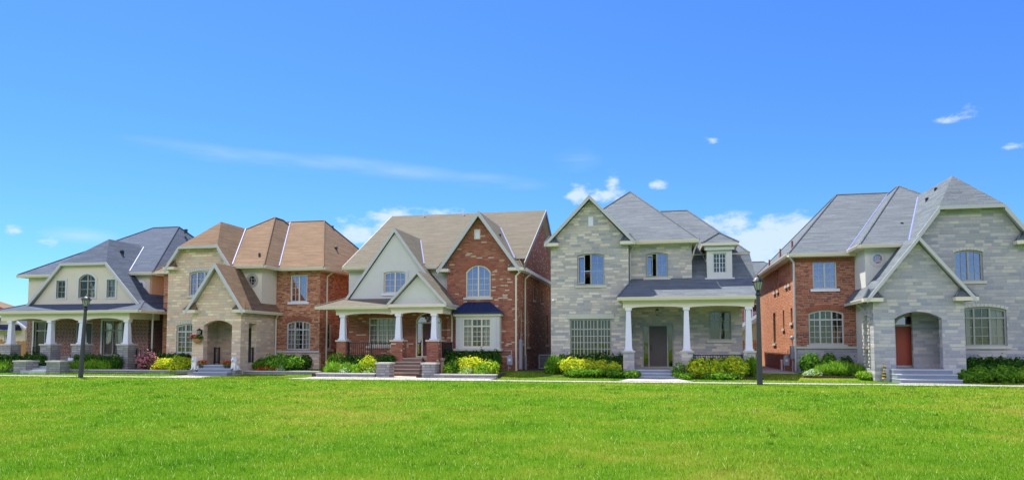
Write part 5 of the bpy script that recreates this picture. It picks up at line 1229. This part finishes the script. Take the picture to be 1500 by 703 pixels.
# tan house
hedge('dark hedge behind the yellow bush left of the arched entrance', 226, 279, 36.0, 1.12, n=3000)
shrub('yellow bush left of the left stone lion', 262, 35.25, 40, .95, [YL, LM], [.6, .4], 2000, .055); shrub('lime yellow bush beside the pink shrub', 242, 35.3, 26, .85, [YL, LM], [.75, .25], 1200, .055)
shrub('broad leafy green bush right of the arched entrance', 412, 35.6, 56, 1.05, [GR, LM], [.8, .2], 2800, .08); shrub('dark round boxwood at the right end of the green bush', 447, 36.2, 20, 1.08, [DK, GR], [.9, .1], 1300, .04)
shrub('smaller green bush beside the entrance side wall', 382, 36.0, 24, .8, [GR, LM], [.7, .3], 900, .07)
for i, (px, w) in enumerate(((236, 16), (380, 12), (392, 14), (404, 10))):
    shrub(['red bedding flowers under the lime yellow bush', 'red bedding flowers nearest the entrance side wall', 'largest red bedding flowers below the green bush', 'rightmost red bedding flowers below the green bush'][i],
          px, 35.12, w, .46, ['petal_red', GR], [.6, .4], 320, .04, name='flower_clump', cat='flowers', group='red bedding flowers')
shrub('silvery white little plant between red flowers and green bush', 411, 35.0, 12, .48, ['petal_white', LM], [.4, .6], 300, .03, name='small_plant', cat='plant')
# brick house
shrub('rounded green bush at the left corner of the brick porch', 494, 35.3, 26, 1.15, [GR, LM], [.6, .4], 1700, .055)
shrub('low fresh green perennial left of the yellow spirea', 490, 33.9, 26, .72, [LM, GR], [.5, .5], 1300, .06, blade=True); shrub('small green perennial before the porch railing', 512, 33.95, 20, .68, [GR, LM], [.6, .4], 900, .06, blade=True)
hedge('dark hedge under the black porch railing of the brick house', 506, 579, 35.2, 1.04, n=5200)
shrub('yellow spirea bush left of the brown steps', 540, 34.0, 24, .98, [YL, LM], [.55, .45], 1400, .05); shrub('lime perennial beside the left brown step pillar', 526, 33.7, 16, .62, [LM, GR], [.7, .3], 600, .05)
shrub('white flowering ground plant left of the step pillar', 541, 33.55, 18, .48, ['petal_white', LM, GR], [.25, .45, .3], 500, .035, name='small_plant', cat='plant'); shrub('white flowering ground plant by the wall under the green perennials', 505, 33.55, 14, .46, ['petal_white', LM, GR], [.25, .45, .3], 400, .035, name='small_plant', cat='plant')
hedge('dark hedge under the bay window', 648, 733, 36.3, 1.28, n=5600)
shrub('yellow spirea bush in front of the bay window', 690, 34.3, 36, 1.0, [YL, LM], [.7, .3], 2000, .05); shrub('lime green bush right of the yellow spirea under the bay', 716, 34.2, 30, .8, [LM, YL, GR], [.6, .2, .2], 1500, .055)
shrub('green bush between the right step pillar and yellow spirea', 666, 34.3, 24, .8, [GR, LM], [.7, .3], 1100, .055); shrub('small lime bush right beside the right step pillar', 656, 33.8, 14, .62, [LM, GR], [.8, .2], 500, .05)
shrub('white flowering ground plant below the yellow spirea', 683, 33.6, 22, .5, ['petal_white', LM, GR], [.25, .5, .25], 700, .035, name='small_plant', cat='plant'); shrub('low lime perennial at the right end of the bay garden', 706, 33.7, 22, .58, [LM, GR], [.7, .3], 700, .05)
# grey stone house
shrub('tall grassy green clump at the left corner of the grey stone house', 811, 36.0, 22, 1.0, [GR, LM], [.7, .3], 1600, .10, blade=True, name='grass_clump', cat='plant')
hedge('dark hedge below the large window of the grey stone house', 818, 915, 36.6, 1.12, n=6400)
for i, (px, w, z) in enumerate(((838, 30, .95), (860, 30, .92), (881, 24, .88), (898, 20, .78))):
    shrub(['leftmost yellow bush under the large grid window', 'second yellow bush from the left under the large grid window', 'third yellow bush from the left under the large grid window', 'rightmost yellow bush under the large grid window'][i],
          px, 35.35, w*1.1, z-.03, [YL, LM, GR], [.66, .26, .08], 1600, .05, group='yellow bushes of the grey stone house')
for i, (px, w) in enumerate(((845, 34), (872, 34), (900, 30))):
    shrub(['low green edging plant under the leftmost yellow bush', 'low green edging plant under the middle yellow bushes', 'low green edging plant by the stone column base'][i],
          px, 34.85, w, .48, [GR, LM], [.6, .4], 900, .05, name='small_plant', cat='plant', group='low edging plants')
shrub('small leafy green plant left of the grey porch steps', 927, 34.2, 22, .40, [GR, LM], [.8, .2], 600, .06, name='small_plant', cat='plant')
shrub('white flowering bush right of the grey porch steps', 994, 35.15, 18, .78, [GR, LM, 'petal_white'], [.5, .3, .2], 1100, .04, name='flowering_bush', cat='shrub')
hedge('dark hedge before the low porch railing between columns', 1010, 1050, 35.75, .98, n=2400); hedge('dark hedge before the low porch railing near the right column', 1052, 1088, 35.75, .98, n=2200)
for i, (px, w, z) in enumerate(((1024, 34, .95), (1050, 28, .92), (1075, 36, 1.02))):
    shrub(['leftmost yellow bush right of the porch steps', 'middle yellow bush below the porch railing', 'tallest yellow bush by the right porch column'][i], px, 34.95, w*1.05, z, [YL, LM, GR], [.62, .3, .08], 2200, .055, group='yellow bushes of the grey stone house')
shrub('upright green grassy clump behind the right lamp post', 1102, 35.5, 20, .95, [GR, LM], [.6, .4], 1600, .09, blade=True, name='grass_clump', cat='plant')
shrub('low spreading green plant along the path edge by the white flowers', 1000, 34.5, 30, .34, [LM, GR], [.6, .4], 900, .045, name='small_plant', cat='plant', group='low edging plants'); shrub('low spreading green plant under the yellow bushes', 1058, 34.5, 60, .36, [GR, LM], [.6, .4], 1500, .045, name='small_plant', cat='plant', group='low edging plants')
# orange door house
shrub('round green bush at the corner of the red brick wing', 1187, 37.0, 30, 1.15, [GR, DK], [.7, .3], 2400, .05); shrub('smaller round green bush under the arched window', 1214, 37.2, 20, 1.15, [GR, LM], [.8, .2], 1500, .05); shrub('dark evergreen bush right of the arched window', 1240, 36.9, 24, 1.05, [DK, GR], [.8, .2], 1500, .045)
for i, (px, w, z) in enumerate(((1206, 26, .62), (1228, 34, .78), (1252, 26, .66))):
    shrub(['left fern clump below the red brick wing', 'broad middle fern clump below the red brick wing', 'right fern clump near the striped tube'][i], px, 35.9, w, z, [GR, LM], [.6, .4], 1700, .08, blade=True, name='fern', cat='fern', group='ferns of the orange door house')
shrub('pale variegated ground plant below the round bush', 1190, 35.5, 26, .46, ['petal_white', LM, GR], [.3, .4, .3], 800, .04, name='small_plant', cat='plant'); shrub('low weedy plant before the entrance wall', 1268, 34.8, 24, .42, [LM, GR], [.5, .5], 500, .05, name='small_plant', cat='plant')
hedge('dark clipped hedge right of the orange door entrance', 1416, 1512, 35.1, 1.02, n=6500); 
for i, (px, w, z) in enumerate(((1412, 26, .5), (1435, 34, .66), (1468, 40, .72), (1497, 34, .62))):
    shrub(['small weedy plant beside the grey entrance steps', 'first green mound before the right hedge', 'broadest green mound before the right hedge', 'pale green mound at the right edge'][i], px, 34.1, w, z, [GR, LM] if i != 3 else [LM, GR], [.75, .25], 1700, .06, name='shrub', group='green mounds before the right hedge')

# ------------------------------------------------------------------ ornaments, pots, services
def lion(px, label, flip=1):
    """seated lion: haunches, chest, mane, head with muzzle, forelegs and tail, on a plinth"""
    Y = 34.05; x = at(px, Y); z = .26
    l = thing('stone_lion', (x, Y, 0), label, 'statue', 'seated lions flanking the steps')
    pb = MB().use('stone_low'); pb.box(x-.24, x+.24, Y-.28, Y+.30, -.05, z-.04); pb.box(x-.27, x+.27, Y-.31, Y+.33, z-.04, z); pb.build('plinth', l)
    s = MB().use('pale_marble')
    s.ball((x, Y+.10, z+.17), (.17, .22, .18), 14, 9); s.ball((x, Y-.02, z+.32), (.135, .15, .24), 14, 9); s.ball((x, Y-.06, z+.52), (.155, .15, .17), 14, 9)
    s.ball((x, Y-.15, z+.57), (.10, .11, .115), 12, 8); s.ball((x, Y-.25, z+.53), (.06, .06, .05), 10, 7); s.ball((x, Y-.29, z+.55), (.02, .02, .018), 6, 5)
    for sg in (-1, 1):
        s.ball((x+sg*.08, Y-.10, z+.69), (.035, .02, .04), 8, 6); s.cyl((x+sg*.085, Y-.10, z+.40), (x+sg*.085, Y-.15, z+.05), .055, .042, 9); s.ball((x+sg*.085, Y-.20, z+.035), (.055, .08, .036), 9, 6)
        s.ball((x+sg*.15, Y+.08, z+.13), (.07, .16, .13), 10, 7); s.ball((x+sg*.17, Y-.10, z+.035), (.05, .09, .036), 9, 6); s.ball((x+sg*.045, Y-.235, z+.60), (.014, .012, .014), 6, 5)
    s.cyl((x+.12, Y+.28, z+.04), (x+.24, Y+.14, z+.05), .022, .018, 7); s.ball((x+.25, Y+.11, z+.06), (.04, .05, .035), 8, 6)
    o = s.build('body', l); rm = o.modifiers.new('blend', 'REMESH'); rm.mode = 'VOXEL'; rm.voxel_size = .014; rm.use_smooth_shade = True
    sm = o.modifiers.new('smooth', 'SMOOTH'); sm.factor = .6; sm.iterations = 3
lion(286, 'white seated stone lion left of the entrance steps'); lion(344, 'white seated stone lion right of the entrance steps')
def pot(px, Y, z0, label, rim=.17, h=.28, s=1):
    x = at(px, Y); p = thing('flower_pot', (x, Y, z0), label, 'flower pot', 'pots of red flowers'); b = MB().use('terracotta')
    b.lathe(x, Y, [(rim*.65, z0), (rim, z0+h), (rim*1.12, z0+h), (rim*1.12, z0+h+.04), (rim*.9, z0+h+.04), (rim*.85, z0+h-.02)], 14); b.build('pot', p)
    for nm, mats, wt, n, zz in (('leaves', [GR], None, 260, 0), ('blossom', ['petal_red'], None, 200, .08)):
        me = foliage_mesh(nm, [(0, 0, .12+zz, rim*1.6, rim*1.5, .15), (.1, -.03, .08+zz, rim, rim, .12), (-.1, .0, .1+zz, rim, rim, .12)], n, .035, mats, wt, seed=int(px)+n)
        o = bpy.data.objects.new(nm, me); COL.objects.link(o); o.parent = p; o.location = (0, 0, h)
    return p
pot(297, 34.15, .20, 'red flowers in a dark pot beside the left lion'); pot(333, 34.0, .20, 'red flowers in a dark pot beside the right lion', rim=.16)
# hanging basket with wall lamp on the entrance wall
x = at(289, 34.25); hb = thing('hanging_basket', (x, 34.2, 1.9), 'half basket of red flowers and trailing leaves hung on the beige entrance wall', 'basket')
b = MB().use('wood'); b.lathe(x, 34.22, [(.06, 1.66), (.20, 1.78), (.27, 1.92), (.28, 1.94), (.2, 1.92)], 14); b.build('basket', hb)
for nm, mats, n, bl in (('leaves', [DK, GR], 500, [(0, -.02, .10, .33, .2, .16), (-.2, -.05, .0, .14, .14, .16), (.2, -.05, .02, .12, .12, .14)]), ('blossom', ['petal_red', 'petal_pink'], 130, [(-.1, -.12, .16, .26, .14, .12), (-.28, -.08, .02, .1, .1, .16)])):
    o = bpy.data.objects.new(nm, foliage_mesh(nm, bl, n, .045, mats, [.7, .3], seed=n, stems=False)); COL.objects.link(o); o.parent = hb
    for v in o.data.vertices: pass
x = at(292.5, 34.3); b = MB().use('black'); b.box(x-.05, x+.05, 34.33, 34.398, 2.15, 2.42); b.cyl((x, 34.33, 2.36), (x, 34.22, 2.42), .015)
b.lathe(x, 34.2, [(.13, 2.37), (.14, 2.39), (.05, 2.47), (.01, 2.5)], 8); b.lathe(x, 34.2, [(.05, 2.12), (.07, 2.14), (.06, 2.16)], 8)
for k in range(4): a = k*math.pi/2+.78; b.cyl((x+.06*math.cos(a), 34.2+.06*math.sin(a), 2.15), (x+.09*math.cos(a), 34.2+.09*math.sin(a), 2.37), .01, n=4)
o = b.build('wall_lamp', hC); g = MB().use('lamp_glass'); g.lathe(x, 34.2, [(.05, 2.16), (.08, 2.365)], 8); g.build('lantern_glass', o)

def chair(x, Y, z, label, rz):
    c = thing('porch_chair', (x, Y, z), label, 'chair', 'porch chairs'); mb = MB().use('black'); mb.box(x-.25, x+.25, Y-.25, Y+.2, z+.40, z+.45); mb.build('seat', c)
    b = MB().use('black'); b.ring(hole(x-.27, x+.27, z+.46, z+.95), hole(x-.22, x+.22, z+.51, z+.90), Y+.2, Y+.24)
    for i in range(5): b.box(x-.2+i*.09, x-.17+i*.09, Y+.21, Y+.23, z+.5, z+.91)
    b.build('backrest', c)
    for sx in (-1, 1):
        for sy in (-.22, .18): l = MB().use('black'); l.box(x+sx*.23-.02, x+sx*.23+.02, Y+sy-.02, Y+sy+.02, z, z+.399); l.build('leg', c)
        a = MB().use('black'); a.box(x+sx*.27-.025, x+sx*.27+.025, Y-.24, Y+.22, z+.62, z+.65); a.box(x+sx*.27-.02, x+sx*.27+.02, Y-.22, Y-.18, z+.45, z+.619); a.build('armrest', c)
chair(at(48, 37.2), 37.2, .55, 'black slatted porch chair at the left under the window', 0); chair(at(60, 37.2), 37.2, .55, 'black slatted porch chair nearer the second column', 0)

def gas_meter(x, Y, z, label, side):
    m = thing('gas_meter', (x, Y, z), label, 'meter', 'gas meters on the side walls'); b = MB().use('meter')
    b.box(x-.14, x+.14, Y-.12, Y+.10, z+.35, z+.75); b.lathe(x, Y, [(.12, z+.75), (.13, z+.82), (.06, z+.87)], 12); b.build('housing', m)
    p = MB().use('meter'); p.cyl((x-.09, Y, z-.05), (x-.09, Y, z+.35), .022); p.cyl((x+.09, Y, z+.85), (x+.09, Y, z+1.1), .022); p.cyl((x+.09, Y, z+1.1), (x+side*.35, Y+.1, z+1.1), .022)
    p.ball((x+.09, Y, z+1.1), .03, 8, 5); p.build('pipe', m)
    d = MB().use('white'); d.cyl((x, Y-.121, z+.60), (x, Y-.14, z+.60), .07, n=14); d.build('dial', m)
gas_meter(at(745, 37.0), 37.35, .2, 'grey gas meter at the corner of the red brick house', -1)
gas_meter(6.28, 39.3, .2, 'grey gas meter on the shaded foot of the orange brick wall', 1)
def conduit(x, Y, z0, z1, label, r=.045, mat='pvc'):
    b = MB().use(mat); b.cyl((x, Y, z0), (x, Y, z1), r, n=10); b.cyl((x, Y, z1), (x, Y, z1+.06), r*1.5, n=10); return tag(b.build('pipe'), label, 'pipe')
conduit(-7.35, 38.9, .15, .95, 'short pale pipe standing beside the brick house corner', .05, 'meter')
conduit(6.35, 41.2, .15, .75, 'white vent pipe at the foot of the orange wall', .05); 
ub = MB().use('meter'); ub.box(6.36, 6.54, 38.25, 38.6, .9, 1.55); ub.cyl((6.45, 38.4, -.05), (6.45, 38.4, .9), .035); ub.cyl((6.45, 38.4, 1.55), (6.45, 38.4, 2.0), .03); ub.ball((6.42, 38.3, 1.95), .11, 10, 7)
tag(ub.build('electric_meter'), 'grey electric meter box on the corner of the orange brick wall', 'meter')
ub = MB().use('meter'); ub.box(-7.55, -7.4, 37.95, 38.3, .3, 1.9); ub.cyl((-7.47, 38.1, 1.9), (-7.47, 38.1, 2.3), .03); tag(ub.build('electric_meter'), 'blue grey meter box on the corner of the red brick house', 'meter')
def ac_unit():
    x, Y = -6.55, 41.2; a = thing('air_conditioner', (x, Y, .24), 'boxy outdoor air conditioner in the dark gap beside the brick house', 'air conditioner')
    b = MB().use('meter'); b.box(x-.42, x+.42, Y-.42, Y+.42, .24, .30); b.box(x-.4, x+.4, Y-.4, Y+.4, .98, 1.05)
    for sx in (-.38, .38):
        for sy in (-.38, .38): b.box(x+sx-.03, x+sx+.03, Y+sy-.03, Y+sy+.03, .30, .98)
    b.build('casing', a); g = MB().use('black'); g.box(x-.34, x+.34, Y-.34, Y+.34, .30, .979); g.build('coil', a)
    l = MB().use('meter')
    for i in range(9): l.box(x-.36, x+.36, Y-.37, Y-.355, .34+i*.07, .36+i*.07)
    l.build('louvre', a)
ac_unit()
# yellow and black striped tube leaning at the entrance corner
x = at(1288, 34.6); st = MB()
for i in range(9):
    st.use('yellow' if i % 2 == 0 else 'black'); st.cyl((x+.02*i*.3, 34.0+.01*i, .12+i*.065), (x+.02*(i+1)*.3+.03*(i % 2), 34.0+.01*(i+1), .12+(i+1)*.065), .085-.004*i, .085-.004*(i+1), 10)
tag(st.build('striped_tube'), 'yellow and black striped tube standing at the corner of the entrance wall', 'tube')
# pink flowers on the side opening of the entrance
o = bpy.data.objects.new('flower_box', foliage_mesh('flower_box', [(0, 0, .08, .12, .18, .1)], 160, .035, ['petal_pink', GR], [.6, .4], seed=5, stems=False)); COL.objects.link(o); o.location = (9.2, 35.3, 1.35)
tag(o, 'small bunch of pink flowers on the railing of the side opening', 'flowers')
